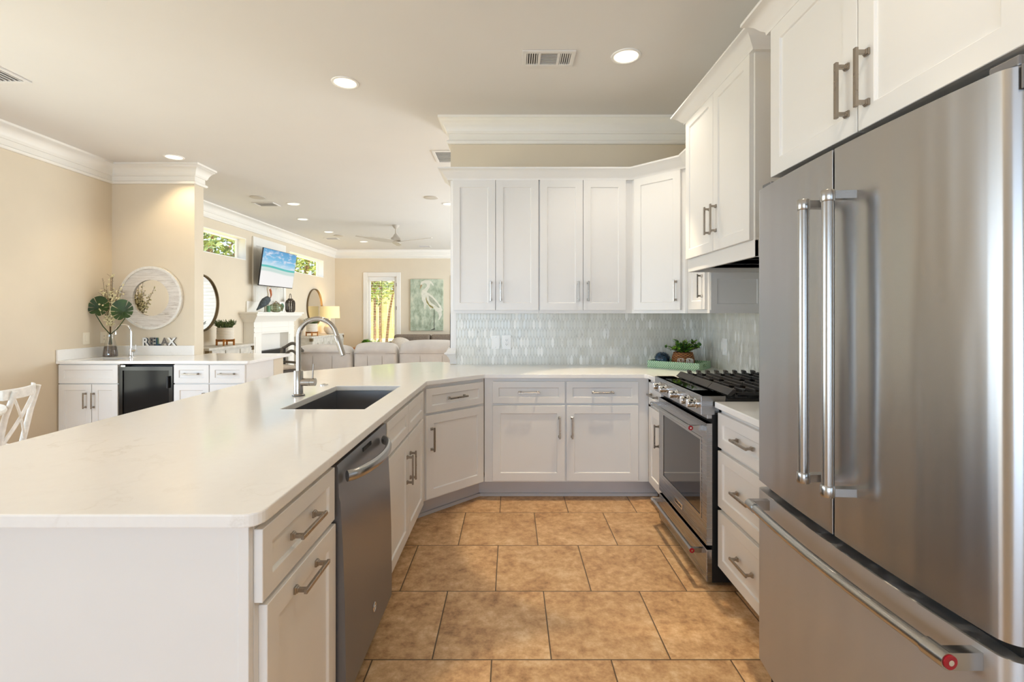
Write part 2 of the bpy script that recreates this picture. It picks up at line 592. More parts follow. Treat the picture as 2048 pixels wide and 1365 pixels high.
    def build(s, name, mats, parent=None, smooth=35, bevel=0.0, seg=2, local=False):
        if not isinstance(mats, (list, tuple)): mats = [mats]
        if parent is not None and not local:
            bmesh.ops.transform(s.bm, matrix=MAT[parent.name].inverted(), verts=s.bm.verts)
        bmesh.ops.recalc_face_normals(s.bm, faces=s.bm.faces)
        me = bpy.data.meshes.new(name)
        s.bm.to_mesh(me)
        s.bm.free()
        for m in mats: me.materials.append(m)
        if smooth:
            me.polygons.foreach_set('use_smooth', [True] * len(me.polygons))
            me.set_sharp_from_angle(angle=R(smooth))
        o = bpy.data.objects.new(name, me)
        COL.objects.link(o)
        if parent is not None:
            o.parent = parent
            MAT[o.name] = MAT[parent.name].copy()
        else:
            MAT[o.name] = Matrix.Identity(4)
        if bevel:
            md = o.modifiers.new('soft_edge', 'BEVEL')
            md.width = bevel
            md.segments = seg
            md.limit_method = 'ANGLE'
            md.angle_limit = R(40)
        return o


def tag(o, label=None, cat=None, group=None, kind=None):
    if label: o['label'] = label
    if cat: o['category'] = cat
    if group: o['group'] = group
    if kind: o['kind'] = kind
    return o


def thing(name, label, cat, loc=(0, 0, 0), rz=0.0, group=None):
    o = bpy.data.objects.new(name, None)
    o.empty_display_size = 0.05
    o.location = loc
    o.rotation_euler = (0, 0, rz)
    COL.objects.link(o)
    MAT[o.name] = Matrix.Translation(Vector(loc)) @ Matrix.Rotation(rz, 4, 'Z')
    return tag(o, label, cat, group)


def struct(name, mb, m, parent=None, **kw):
    o = mb.build(name, m, parent, **kw)
    if parent is None: o['kind'] = 'structure'
    return o


def dup(root, loc, rz, label, group=None):
    r = root.copy()
    COL.objects.link(r)
    r.location = loc
    r.rotation_euler = (0, 0, rz)
    r['label'] = label
    if group: r['group'] = group
    for ch in list(root.children):
        c = ch.copy(); COL.objects.link(c); c.parent = r
        for g in list(ch.children):
            e = g.copy(); COL.objects.link(e); e.parent = c
    return r


def arc(cx, cy, r, a0, a1, n):
    return [(cx + r * math.cos(R(a0 + (a1 - a0) * k / n)), cy + r * math.sin(R(a0 + (a1 - a0) * k / n))) for k in range(n + 1)]


# ------------------------------------------------------------------ the room
XL, XLL = -4.40, -4.52        # dining and living room left walls
XR = 1.62                     # kitchen right wall
YB = 4.085                    # kitchen back wall (front face)
YF = 12.40                    # far wall of the living room
YS = 5.324                    # stub wall behind the wet bar
ZC = 2.985                    # ceiling
YR = -6.0                    # rear wall behind the camera

mb = MB(); mb.box(-4.9, 3.6, YR - 0.15, 5.9, -0.06, 0)
struct('floor', mb, M['floor'])
mb = MB(); mb.box(-4.9, 3.6, 5.9, YF + 0.2, -0.06, 0)
struct('floor_living', mb, M['bounce_floor'])  # hidden floor made pale so it bounces light up to the ceiling
mb = MB(); mb.box(-4.9, 3.6, YR - 0.15, YF + 0.2, ZC, ZC + 0.08)
struct('ceiling', mb, M['ceil'])
mb = MB(); mb.box(3.6, 4.9, YR - 1.4, YF + 1.2, ZC + .05, ZC + .2).box(-6.0, 3.6, YR - 1.4, YR - .15, ZC + .05, ZC + .2)  # unseen eave added to keep direct sun out of the windows
struct('sun_block_eave', mb, M['trim'])


def wall_y(mb, x0, x1, y0, y1, holes):
    """wall running along Y with openings (ya, yb, za, zb)"""
    cur = y0
    for (a, b, za, zb) in sorted(holes):
        mb.box(x0, x1, cur, a, 0, ZC)
        if za > 0: mb.box(x0, x1, a, b, 0, za)
        mb.box(x0, x1, a, b, zb, ZC)
        cur = b
    mb.box(x0, x1, cur, y1, 0, ZC)


def wall_x(mb, y0, y1, x0, x1, holes):
    cur = x0
    for (a, b, za, zb) in sorted(holes):
        mb.box(cur, a, y0, y1, 0, ZC)
        if za > 0: mb.box(a, b, y0, y1, 0, za)
        mb.box(a, b, y0, y1, zb, ZC)
        cur = b
    mb.box(cur, x1, y0, y1, 0, ZC)


mb = MB(); wall_y(mb, XL - 0.15, XL, YR, YS, [(-.4, 3.9, 0.35, 2.25)])
struct('wall_left', mb, M['wall'])
WA, WB_ = (6.45, 8.23, 2.255, 2.625), (9.86, 11.64, 2.215, 2.625)
mb = MB(); wall_y(mb, XLL - 0.17, XLL, YS + 0.156, YF, [WA, WB_])
struct('wall_living_left', mb, M['wall'])
mb = MB(); mb.box(XL - 0.15, -3.489, YS, YS + 0.156, 0, ZC)
struct('wall_bar', mb, M['wall'])
DOOR = (-3.68, -2.94, 0.0, 2.30)
FARW = (-1.45, -0.15, 0.45, 2.25)
mb = MB(); wall_x(mb, YF, YF + 0.15, XLL - 0.17, 3.55, [DOOR, FARW])
struct('wall_far', mb, M['wall'])
mb = MB(); mb.box(-0.51, 3.40, YB, YB + 0.15, 0, ZC)
struct('wall_back', mb, M['wall'])
mb = MB(); mb.box(XR, XR + 0.12, YR, YB, 0, ZC)
struct('wall_right', mb, M['wall'])
mb = MB(); wall_y(mb, 3.40, 3.55, YB, YF, [(5.4, 11.4, 0.3, 2.5)])
struct('wall_living_right', mb, M['wall'])
mb = MB(); wall_x(mb, YR - 0.12, YR, XL - 0.15, XR + 0.12, [(-4.2, 1.2, 0.1, 2.1)])
struct('wall_rear', mb, M['wall'])

# crown moulding round the ceiling
CROWN = [(0, -.215), (.022, -.215), (.032, -.203), (.030, -.190), (.012, -.180), (.012, -.130), (.024, -.127), (.028, -.116), (.034, -.110),
         (.034, -.100), (.050, -.068), (.072, -.040), (.082, -.034), (.086, -.024), (.096, -.020), (.096, 0), (0, 0)]
cp = [(u, ZC + z) for u, z in CROWN]
mb = MB(); mb.sweep(cp, [(3.40, YB + .15), (-.51, YB + .15), (-.51, YB), (XR, YB), (XR, YR)])
struct('trim_1', mb, M['trim'], smooth=50)
mb = MB(); mb.sweep(cp, [(XL, YR), (XL, YS), (-3.489, YS), (-3.489, YS + .156), (XLL, YS + .156), (XLL, YF), (3.40, YF)])
struct('trim_2', mb, M['trim'], smooth=50)

# cap rail wrapped round the free end of the back wall, on the worktop
prof = [(0, .915), (.006, .915), (.006, .950), (.012, .956), (.018, .972), (.026, .980), (.030, .990), (.050, 1.003), (.050, 1.008), (.036, 1.018), (.026, 1.034), (.020, 1.050), (0, 1.050)]
mb = MB(); mb.sweep(prof, [(-.44, YB + .15), (-.51, YB + .15), (-.51, YB), (-.462, YB)])
struct('trim_3', mb, M['cab'], smooth=50)
mb = MB(); mb.box(-.514, -.462, YB - .012, YB, 1.05, 1.342).box(-.514, -.510, YB - .012, YB + .15, 1.05, 1.342)
struct('trim_4', mb, M['cab'])

# high windows of the living room
def high_window(n, w):
    ya, yb, za, zb = w
    x0 = XLL - 0.165
    mb = MB()
    fw = 0.04
    mb.box(x0, x0 + .03, ya, yb, za, za + fw).box(x0, x0 + .03, ya, yb, zb - fw, zb)
    mb.box(x0, x0 + .03, ya, ya + fw, za + fw, zb - fw).box(x0, x0 + .03, yb - fw, yb, za + fw, zb - fw)
    o = struct(n, mb, M['white'])
    mb = MB(); mb.box(x0 + .012, x0 + .016, ya + fw, yb - fw, za + fw, zb - fw)
    mb.build('pane', M['pane'], o)
    mb = MB()
    e = .012
    mb.box(x0 + .03, XLL + .004, ya, yb, zb - e, zb).box(x0 + .03, XLL + .004, ya, yb, za, za + e)
    mb.box(x0 + .03, XLL + .004, yb - e, yb, za + e, zb - e).box(x0 + .03, XLL + .004, ya, ya + e, za + e, zb - e)
    mb.build('reveal', M['white'], o)


high_window('window_1', WA)
high_window('window_2', WB_)

# glazed door in the far wall, with blinds
dx0, dx1, _, dz1 = DOOR
mb = MB()
cw = .11
for (a, b, c, d) in ((dx0 - cw, dx0, 0, dz1 + cw), (dx1, dx1 + cw, 0, dz1 + cw), (dx0, dx1, dz1, dz1 + cw)):
    mb.box(a, b, YF - .022, YF, c, d)
struct('trim_5', mb, M['trim'], bevel=.006)
mb = MB()
s = .065
mb.box(dx0, dx0 + s, YF + .03, YF + .07, 0, dz1).box(dx1 - s, dx1, YF + .03, YF + .07, 0, dz1)
mb.box(dx0 + s, dx1 - s, YF + .03, YF + .07, dz1 - .09, dz1).box(dx0 + s, dx1 - s, YF + .03, YF + .07, 0, .42)
door = struct('door_1', mb, M['white'], bevel=.004)
mb = MB(); mb.box(dx0 + s, dx1 - s, YF + .055, YF + .06, .42, dz1 - .09)
mb.build('pane', M['pane'], door)
bl = thing('window_blind', 'white slatted blind hanging on the glazed door beside the bird canvas', 'blind', (dx0 + .37, YF + .03, dz1 - .09))
mb = MB(); mb.box(dx0 + s, dx1 - s, YF - .012, YF + .025, dz1 - .115, dz1 - .085)
mb.build('head_rail', M['white'], bl)
mb = MB()
for k in range(26):
    z = dz1 - .14 - k * .066
    mb.extr([(dx0 + s + .005, YF - .016, z), (dx1 - s - .005, YF - .016, z), (dx1 - s - .005, YF + .026, z - .002), (dx0 + s + .005, YF + .026, z - .002)], (0, 0, .004))
mb.build('slats', M['white'], bl, smooth=0)
mb = MB(); mb.cyl(((dx0 + dx1) / 2, YF - .022, .5), ((dx0 + dx1) / 2, YF - .022, dz1 - .1), .006, 6)
mb.build('wand', M['twig'], bl)
mb = MB()
for z in (2.05, 1.45): mb.box(dx1 - .004, dx1 + .008, YF - .03, YF + .03, z, z + .09)
mb.build('hinge', M['bronze'], door)

# shuttered window of the far wall that shows in the round mirror
mb = MB()
a, b, za, zb = FARW
for q in ((a - .09, a, za - .09, zb + .09), (b, b + .09, za - .09, zb + .09), (a, b, zb, zb + .09), (a, b, za - .09, za)):
    mb.box(q[0], q[1], YF - .02, YF, q[2], q[3])
win = struct('window_3', mb, M['trim'])
mb = MB()
for k in range(20):
    z = za + .045 + k * .09
    mb.extr([(a + .01, YF + .004, z - .046), (b - .01, YF + .004, z - .046), (b - .01, YF + .03, z + .046), (a + .01, YF + .03, z + .046)], (0, 0, .004))
mb.box((a + b) / 2 - .03, (a + b) / 2 + .03, YF + .005, YF + .03, za, zb)
mb.build('louvres', M['white'], win, smooth=0)

# rear and dining windows (daylight comes in here)
for n, (lo, hi) in (('window_4', (-4.2, 1.2)),):
    mb = MB()
    for k in range(6):
        x = lo + (hi - lo) * k / 5
        mb.box(x - .04, x + .04, YR - .09, YR - .03, .1, 2.1)
    mb.box(lo, hi, YR - .09, YR - .03, .1, .18).box(lo, hi, YR - .09, YR - .03, 2.02, 2.1).box(lo, hi, YR - .09, YR - .03, 1.4, 1.45)
    struct(n, mb, M['white'])
mb = MB()
for y in (-.4, 1.03, 2.46, 3.35, 3.9): mb.box(XL - .11, XL - .05, y - .04, y + .04, .35, 2.25)
mb.box(XL - .11, XL - .05, -.4, 3.9, .35, .43).box(XL - .11, XL - .05, -.4, 3.9, 2.17, 2.25)
struct('window_5', mb, M['white'])

# baseboards
mb = MB(); mb.box(XL, XL + .016, YR, 4.66, 0, .14)
struct('baseboard_left', mb, M['trim'], bevel=.004)
mb = MB(); mb.box(XLL, dx0 - cw, YF - .016, YF, 0, .14).box(dx1 + cw, 3.4, YF - .016, YF, 0, .14)
struct('baseboard_far', mb, M['trim'], bevel=.004)

# backsplash mosaic
mb = MB(); mb.box(-.462, XR, YB - .010, YB, .91, 1.342)
struct('wall_backsplash_back', mb, M['tilex'])
mb = MB(); mb.box(XR - .010, XR, 1.76, YB - .010, .91, 1.66)
struct('wall_backsplash_right', mb, M['tiley'])


# ------------------------------------------------------------------ cabinets
def shaker(mb, x0, x1, z0, z1, t=.020, s=.057, rec=.008, y=0.0):
    f = y - t
    o = [(x0, f, z0), (x1, f, z0), (x1, f, z1), (x0, f, z1)]
    i1 = [(x0 + s, f, z0 + s), (x1 - s, f, z0 + s), (x1 - s, f, z1 - s), (x0 + s, f, z1 - s)]
    c = .003
    i2 = [(x0 + s + c, f + rec, z0 + s + c), (x1 - s - c, f + rec, z0 + s + c), (x1 - s - c, f + rec, z1 - s - c), (x0 + s + c, f + rec, z1 - s - c)]
    bk = [(p[0], y, p[2]) for p in o]
    bm = mb.bm
    vo, v1, v2, vb = [[bm.verts.new(p) for p in q] for q in (o, i1, i2, bk)]
    for k in range(4):
        j = (k + 1) % 4
        bm.faces.new((vo[k], vo[j], v1[j], v1[k]))
        bm.faces.new((v1[k], v1[j], v2[j], v2[k]))
        bm.faces.new((vo[j], vo[k], vb[k], vb[j]))
    bm.faces.new(v2)
    bm.faces.new(list(reversed(vb)))


def pull_mb(cx, cz, ori, y=-.020, L=.155):
    """square bar pull with flared posts, local coordinates (front is -y)"""
    mb = MB()

    def bx(a0, a1, y0, y1, b0, b1):
        if ori == 'h': mb.box(cx + a0, cx + a1, y0, y1, cz + b0, cz + b1)
        else: mb.box(cx + b0, cx + b1, y0, y1, cz + a0, cz + a1)

    h = L / 2
    bx(-h, h, y - .036, y - .027, -.0055, .0055)
    for sg in (-1, 1):
        e = sg * (h - .012)
        bx(e - .0055, e + .0055, y - .030, y - .004, -.005, .005)
        a, b = (e - .009, e + .009)
        bx(a, b, y - .006, y + .001, -.009, .009)
        bx(e - .007, e + .007, y - .010, y - .005, -.007, .007)
    return mb


def front(t, kind, x0, x1, z0, z1, pull=None, s=.057, label=None):
    mb = MB()
    shaker(mb, x0, x1, z0, z1, s=s)
    d = mb.build(kind, M['cab'], t, smooth=0, bevel=.0015, seg=1, local=True)
    if label: d['label'] = label
    if pull:
        h = pull_mb(*pull).build('handle', M['pull'], d, smooth=0, bevel=.0012, seg=1, local=True)
        h['label'] = 'pewter bar handle'
    return d


def cabinet(name, label, cat, loc, rz, w, d, z0, z1, toe=None, group=None, frame=False):
    t = thing(name, label, cat, loc, rz, group)
    mb = MB()
    if frame:
        mb.box(0, w, 0, .045, z0, z1)
    else:
        mb.box(0, w, 0, d, z0, z1)
    mb.build('carcass', M['cab'], t, local=True, smooth=0)
    if toe:
        mb = MB()
        mb.box(toe[0], toe[1], .095, .115, 0.001, z0)
        mb.box(toe[0], toe[1], .078, .095, 0.001, .022)
        k = mb.build('toe_kick', M['kick'], t, local=True, smooth=0)
        k['label'] = 'grey painted toe kick'
    return t


ZT = .878   # top of base cabinets, underside of the worktop
# back base cabinet under the mosaic
c = cabinet('base_cabinet', 'white base cabinet under the mosaic wall, two drawers over two doors', 'cabinet', (-.19, 3.46, 0), 0, 1.175, .60, .135, ZT, (-.06, 1.265))
ox = -.19
front(c, 'drawer', -.132 - ox, .385 - ox, .70, .856, (.127 - ox, .778, 'h'), .045)
front(c, 'drawer', .395 - ox, .908 - ox, .70, .856, (.652 - ox, .778, 'h'), .045)
front(c, 'door', -.132 - ox, .385 - ox, .147, .684, (.345 - ox, .53, 'v'))
front(c, 'door', .395 - ox, .908 - ox, .147, .684, (.435 - ox, .53, 'v'))
# angled corner base cabinet
c = cabinet('angled_base_cabinet', 'white angled corner cabinet with one drawer, between peninsula and back run', 'cabinet', (-.565, 3.09, 0), R(45), .523, .38, .135, ZT, (-.06, .56))
front(c, 'drawer', .014, .505, .70, .856, (.26, .778, 'h'), .045)
front(c, 'door', .014, .505, .147, .684, (.055, .53, 'v'))
# sink base in the peninsula
c = cabinet('sink_cabinet', 'white sink cabinet in the peninsula beyond the dishwasher, two doors', 'cabinet', (-.565, 2.118, 0), R(90), .972, .60, .135, ZT, (0, 1.0), frame=True)
front(c, 'false_drawer', .010, .447, .70, .856, None, .045)
front(c, 'false_drawer', .453, .890, .70, .856, None, .045)
front(c, 'door', .010, .447, .147, .684, (.410, .52, 'v'))
front(c, 'door', .453, .890, .147, .684, (.490, .52, 'v'))
# end cabinet of the peninsula
c = cabinet('peninsula_end_cabinet', 'white peninsula cabinet nearest the camera, drawer over tall pull-out front', 'cabinet', (-.565, 1.062, 0), R(90), .436, .60, .135, ZT, (0, .44))
front(c, 'drawer', -.002, .432, .70, .862, (.205, .784, 'h'), .045)
front(c, 'door', .018, .441, .147, .684, (.222, .640, 'h'))
mb = MB(); mb.box(-1.24, -.566, 1.045, 1.0615, 0.001, ZT).box(-.590, -.566, 1.042, 1.046, 0.001, ZT)
mb.build('end_panel', M['cab'], c, bevel=.002)
mb = MB(); mb.box(-1.24, -1.20, 1.0625, 3.55, 0, ZT).extr([(-1.24, 3.55, 0), (-1.20, 3.55, 0), (-.80, 4.0, 0), (-.84, 4.03, 0)], (0, 0, ZT))
struct('wall_peninsula', mb, M['cab'])

# dishwasher
dw = thing('dishwasher', 'stainless dishwasher with bowed handle in the peninsula', 'dishwasher', (-.565, 1.505, 0), R(90))
mb = MB(); mb.box(.008, .597, .004, .57, .09, .868).box(0.0, .604, .012, .03, .02, .872)
mb.build('tub', M['black'], dw, local=True)
pr = [(.0, .095), (-.030, .095), (-.046, .115), (-.047, .20), (-.044, .42), (-.038, .60), (-.030, .745), (-.0255, .760), (-.022, .852), (-.018, .860), (0, .862)]
mb = MB(); mb.extr([(.010, y, z) for y, z in pr], (.586, 0, 0))
d = mb.build('door', M['steel_dark'], dw, local=True, smooth=30)
mb = MB(); mb.box(.26, .36, -.0262, -.0225, .832, .846)
mb.build('display', M['black'], d, local=True)
mb = MB()
pts = []
for k in range(25):
    u = k / 24
    pts.append((.055 + .45 * u, -.030 - .058 * math.sin(PI * u) ** .6 - .006, .812))
mb.tube(pts, .0185, 14, flat=(1.0, .66))
h = mb.build('handle', M['steel_h'], d, local=True)
h['label'] = 'bowed satin steel handle'
mb = MB(); mb.lathe([(.0165, 0), (.0175, .002), (.0155, .004), (.0135, .002), (.0001, .002)], (.325, -.046, .226), (0, -1, 0), 24)
pts = [(.325 + .006 * math.cos(a) * (1 + .4 * math.sin(3 * a)), -.0505, .226 + .006 * math.sin(a)) for a in [2 * PI * k / 24 for k in range(25)]]
mb.tube(pts, .0009, 6)
mb.build('badge', M['chrome'], d, local=True)

# right far base cabinet beyond the range
c = cabinet('corner_base_cabinet', 'narrow white base cabinet between range and back corner', 'cabinet', (.995, 3.44, 0), R(-90), .312, .60, .135, ZT, (-.02, .31))
front(c, 'drawer', .02, .300, .70, .856, (.16, .778, 'h'), .045)
front(c, 'door', .02, .300, .147, .684, (.262, .53, 'v'))
# three-drawer cabinet between range and refrigerator
c = cabinet('drawer_cabinet', 'white three-drawer cabinet between range and refrigerator', 'cabinet', (1.023, 2.347, 0), R(-90), .590, .58, .105, ZT, (.05, .58))
for z0, z1 in ((.692, .858), (.405, .675), (.113, .386)):
    front(c, 'drawer', .004, .580, z0, z1, (.275, (z0 + z1) / 2, 'h'), .05)

# upper cabinets
UZ0, UZ1, DZ0, DZ1 = 1.342, 2.41, 1.366, 2.376
for i, (x0, x1, doors, lab) in enumerate((
        (-.47, .2165, ((-.452, -.121, 'r'), (-.117, .212, 'l')), 'white double-door wall cabinet at the open end of the back wall'),
        (.2175, .94, ((.224, .556, 'r'), (.560, .890, 'l')), 'white double-door wall cabinet next to the angled corner cabinet'))):
    c = cabinet('wall_cabinet', lab, 'cabinet', (x0, 3.755, 0), 0, x1 - x0, .325, UZ0, UZ1)
    for a, b, sd in doors:
        hx = (b - .036) if sd == 'r' else (a + .036)
        front(c, 'door', a - x0, b - x0, DZ0, DZ1, (hx - x0, 1.513, 'v'))
# diagonal corner upper
c = thing('angled_wall_cabinet', 'white single-door angled wall cabinet in the corner', 'cabinet', (.9405, 3.755, 0), R(-45))
mb = MB(); mb.prism([(.9405, 3.755), (1.245, 3.4505), (1.258, 3.447), (1.608, 3.447), (1.608, 4.08), (.9405, 4.08)], UZ0, UZ1)
mb.build('carcass', M['cab'], c, smooth=0)
front(c, 'door', .028, .402, DZ0, DZ1, (.368, 1.505, 'v'))
# narrow upper between corner and hood, with end panel
c = cabinet('narrow_wall_cabinet', 'narrow white wall cabinet tucked beyond the hood, shaker side panel', 'cabinet', (1.262, 3.445, 0), R(-90), .375, .345, UZ0, UZ1)
front(c, 'door', .06, .345, DZ0, DZ1, (.305, 1.52, 'v'))
mb = MB()
shaker(mb, 1.268, 1.604, UZ0 + .02, 1.60, t=.006, s=.04, rec=.005, y=3.070)
p = mb.build('side_panel', M['cab'], c, smooth=0)

# cabinet crown
def cab_crown(z0, h, n, path):
    q = [(0, 0), (.022, 0), (.024, .16), (.032, .25), (.036, .30), (.052, .58), (.070, .78), (.078, .82), (.086, .86), (.086, 1.0), (0, 1.0)]
    mb = MB(); mb.sweep([(u, z0 + z * h) for u, z in q], path)
    return struct(n, mb, M['cab'], smooth=50)


cab_crown(2.374, .082, 'trim_6', [(-.47, 4.08), (-.47, 3.755), (.9405, 3.755), (1.245, 3.4505), (1.262, 3.445), (1.262, 3.085)])

# hood cabinet
HX, HY0, HY1 = 1.125, 2.225, 3.062
c = thing('hood_cabinet', 'white two-door hood cabinet above the range', 'cabinet', (HX, HY1, 0), R(-90))
mb = MB(); mb.box(HX, 1.608, HY0, HY1, 1.668, 2.60)
mb.box(HX, 1.608, HY0, HY0 + .018, 1.601, 1.668).box(HX, 1.608, HY1 - .018, HY1, 1.601, 1.668)
mb.build('carcass', M['cab'], c, smooth=0)
mb = MB(); mb.box(HX - .002, HX + .016, HY0, HY1, 1.601, 1.680)
mb.build('valance', M['cab'], c, smooth=0, bevel=.002)
mb = MB(); mb.box(HX + .02, 1.60, HY0 + .02, HY1 - .02, 1.628, 1.667)
for k in range(3):
    y = HY0 + .08 + k * .24
    mb.box(HX + .10, 1.5, y, y + .2, 1.622, 1.629)
mb.build('hood_insert', M['steel_dark'], c, smooth=0)
wd = HY1 - HY0
front(c, 'door', .004, wd / 2 - .002, 1.681, 2.556, (wd / 2 - .04, 1.853, 'v'))
front(c, 'door', wd / 2 + .002, wd - .016, 1.681, 2.556, (wd / 2 + .04, 1.853, 'v'))
cab_crown(2.545, .070, 'trim_7', [(1.608, HY1), (HX, HY1), (HX, HY0), (1.608, HY0)])
# cabinet above the refrigerator
c = cabinet('fridge_top_cabinet', 'white two-door cabinet above the refrigerator', 'cabinet', (.95, 1.735, 0), R(-90), .88, .655, 1.826, 2.41)
front(c, 'door', .004, .436, 1.825, 2.352, (.400, 1.953, 'v'))
front(c, 'door', .440, .874, 1.825, 2.352, (.476, 1.953, 'v'))
cab_crown(2.350, .076, 'trim_8', [(1.612, 1.735), (.95, 1.735), (.95, .845)])

# ------------------------------------------------------------------ worktops
def slab(name, outer, holes, z0, z1, mat):
    bm = bmesh.new()
    edges = []
    for loop in [outer] + holes:
        vs = [bm.verts.new((x, y, z1)) for x, y in loop]
        for i in range(len(vs)): edges.append(bm.edges.new((vs[i], vs[(i + 1) % len(vs)])))
    res = bmesh.ops.triangle_fill(bm, use_beauty=True, use_dissolve=True, edges=edges)
    top = [f for f in bm.faces]
    ex = bmesh.ops.extrude_face_region(bm, geom=top)
    for e in ex['geom']:
        if isinstance(e, bmesh.types.BMVert): e.co.z = z0
    mb = MB(); mb.bm.free(); mb.bm = bm
    return mb.build(name, mat, smooth=0, bevel=.004)


SINK = (-1.035, -.655, 2.165, 2.870)
outer = [(-.535, 3.075), (-.19, 3.42), (.945, 3.42), (.965, 3.40), (.965, 3.128), (1.618, 3.128), (1.618, 4.083), (-.514, 4.083), (-.516, 4.232)]
outer += [(-.58, 4.290), (-.67, 4.312), (-.77, 4.300), (-.88, 4.255), (-.98, 4.185), (-1.04, 4.13)]
outer += [(-1.60, 3.565), (-1.638, 3.51), (-1.65, 3.45)]
outer += [(-1.65, 1.06)] + arc(-1.62, 1.053, .03, 180, 270, 5)[1:] + arc(-.575, 1.063, .04, 270, 360, 7)
hole = [(SINK[0], SINK[2]), (SINK[0], SINK[3]), (SINK[1], SINK[3]), (SINK[1], SINK[2])]
o = slab('worktop', outer, [hole], .88, .91, M['quartz'])
tag(o, 'white quartz worktop running from the peninsula along the back wall', 'worktop')
o = slab('worktop', [(.991, 1.765), (.991, 2.352), (1.606, 2.352), (1.606, 1.765)], [], .88, .91, M['quartz'])
tag(o, 'short white worktop between range and refrigerator', 'worktop')

# sink
sk = thing('sink', 'undermount steel sink in the peninsula worktop', 'sink', (-.845, 2.52, .67))
x0, x1, y0, y1 = SINK[0] - .004, SINK[1] + .004, SINK[2] - .004, SINK[3] + .004
mb = MB()
t = .004
for (a, b, c_, d_) in ((x0 - t, x0, y0 - t, y1 + t), (x1, x1 + t, y0 - t, y1 + t), (x0, x1, y0 - t, y0), (x0, x1, y1, y1 + t)):
    mb.box(a, b, c_, d_, .67, .879)
mb.box(x0 - t, x1 + t, y0 - t, y1 + t, .664, .67)
mb.build('basin', M['sinksteel'], sk, smooth=0)
mb = MB(); mb.lathe([(.045, .6701), (.045, .673), (.038, .674), (.012, .671)], (-.845, 2.6, 0))
mb.build('drain', M['chrome'], sk)

# kitchen faucet
FX, FY, FZ = -1.111, 2.525, .9105
fc = thing('faucet', 'tall brushed gooseneck faucet beside the steel sink', 'faucet', (FX, FY, FZ))
mb = MB(); mb.lathe([(.030, 0), (.031, .004), (.029, .008), (.0235, .010), (.0235, .128), (.0225, .130), (.012, .130)], (FX, FY, FZ), seg=28)
mb.build('body', M['nickel'], fc)
mb = MB(); mb.lathe([(.0315, .0), (.0315, .005), (.028, .0055)], (FX, FY, FZ - .001), seg=28)
mb.build('base_gasket', M['black'], fc)
mb = MB()
zc, r = FZ + .302, .099
pts = [(FX, FY, FZ + .12), (FX, FY, FZ + .2), (FX, FY, zc - .04)] + [(FX + r - r * math.cos(R(a)), FY, zc + r * math.sin(R(a))) for a in range(0, 163, 9)]
ex, ez = pts[-1][0], pts[-1][2]
dx, dz = .309, -.951
pts.append((ex + dx * .02, FY, ez + dz * .02))
mb.tube(pts, .0125, 18)
mb.build('neck', M['nickel'], fc)
mb = MB()
q = [(ex + dx * u, FY, ez + dz * u) for u in (.021, .024, .06, .128, .131)]
mb.tube(q, [.0130, .0142, .0148, .0155, .013], 18)
mb.build('spray_head', M['nickel'], fc)
mb = MB(); mb.tube([(FX + .018, FY, FZ + .070), (FX + .062, FY, FZ + .070), (FX + .064, FY, FZ + .070), (FX + .0645, FY, FZ + .070), (FX + .088, FY, FZ + .070)], [.0205, .0205, .0190, .0205, .0205], 24)
hd = mb.build('handle', M['nickel'], fc)
mb = MB(); mb.tube([(FX + .074, FY, FZ + .085), (FX + .076, FY, FZ + .12), (FX + .079, FY, FZ + .165)], [.0045, .004, .0036], 10)
mb.build('lever', M['nickel'], hd)
mb = MB(); mb.lathe([(.024, 0), (.024, .004), (.018, .006), (.010, .006), (.006, .009), (.0001, .009)], (-1.122, 2.90, .9105))
tag(mb.build('sink_button', M['chrome']), 'small round chrome sink button on the worktop beyond the faucet', 'button')

# ------------------------------------------------------------------ range
rg = thing('range', 'stainless gas range with black grates and red-capped handles', 'range', (.985, 3.12, 0), R(-90))
Y0, Y1 = 2.362, 3.12
mb = MB(); mb.box(.985, 1.602, Y0 + .004, Y1 - .004, .02, .905)
mb.build('body', M['black'], rg, smooth=0)
mb = MB()
mb.extr([(.930, Y0, .842), (.930, Y0, .932), (.935, Y0, .936), (1.050, Y0, .936), (1.050, Y0, .915), (1.024, Y0, .845), (.962, Y0, .842), (.962, Y0, .822), (.990, Y0, .822), (1.024, Y0, .835)][:6] + [(1.024, Y0, .842)], (0, Y1 - Y0, 0))
mb.box(.962, 1.02, Y0 + .006, Y1 - .006, .822, .843)
cpn = mb.build('control_panel', M['steel'], rg, smooth=0, bevel=.002)
mb = MB(); mb.box(.952, 1.035, Y0 + .17, Y1 - .14, .9345, .9368)
mb.build('touch_strip', M['ovenglass'], cpn, smooth=0)
mb = MB(); mb.box(1.052, 1.60, Y0, Y1, .905, .925)
mb.build('cooktop', M['blackgloss'], rg, smooth=0, bevel=.003)
for ky in (3.005, 2.885, 2.700, 2.520, 2.430):
    mb = MB()
    mb.lathe([(.026, 0), (.026, .004), (.021, .006)], (.930, ky, .888), (-1, 0, 0), 28)
    mb.lathe([(.0195, .005), (.0205, .012), (.0190, .016), (.0200, .022), (.0205, .040), (.0190, .045), (.0150, .046), (.0001, .0455)], (.930, ky, .888), (-1, 0, 0), 28)
    mb.box(.882, .892, ky - .004, ky + .004, .870, .908)
    mb.build('knob', M['chrome'], cpn)
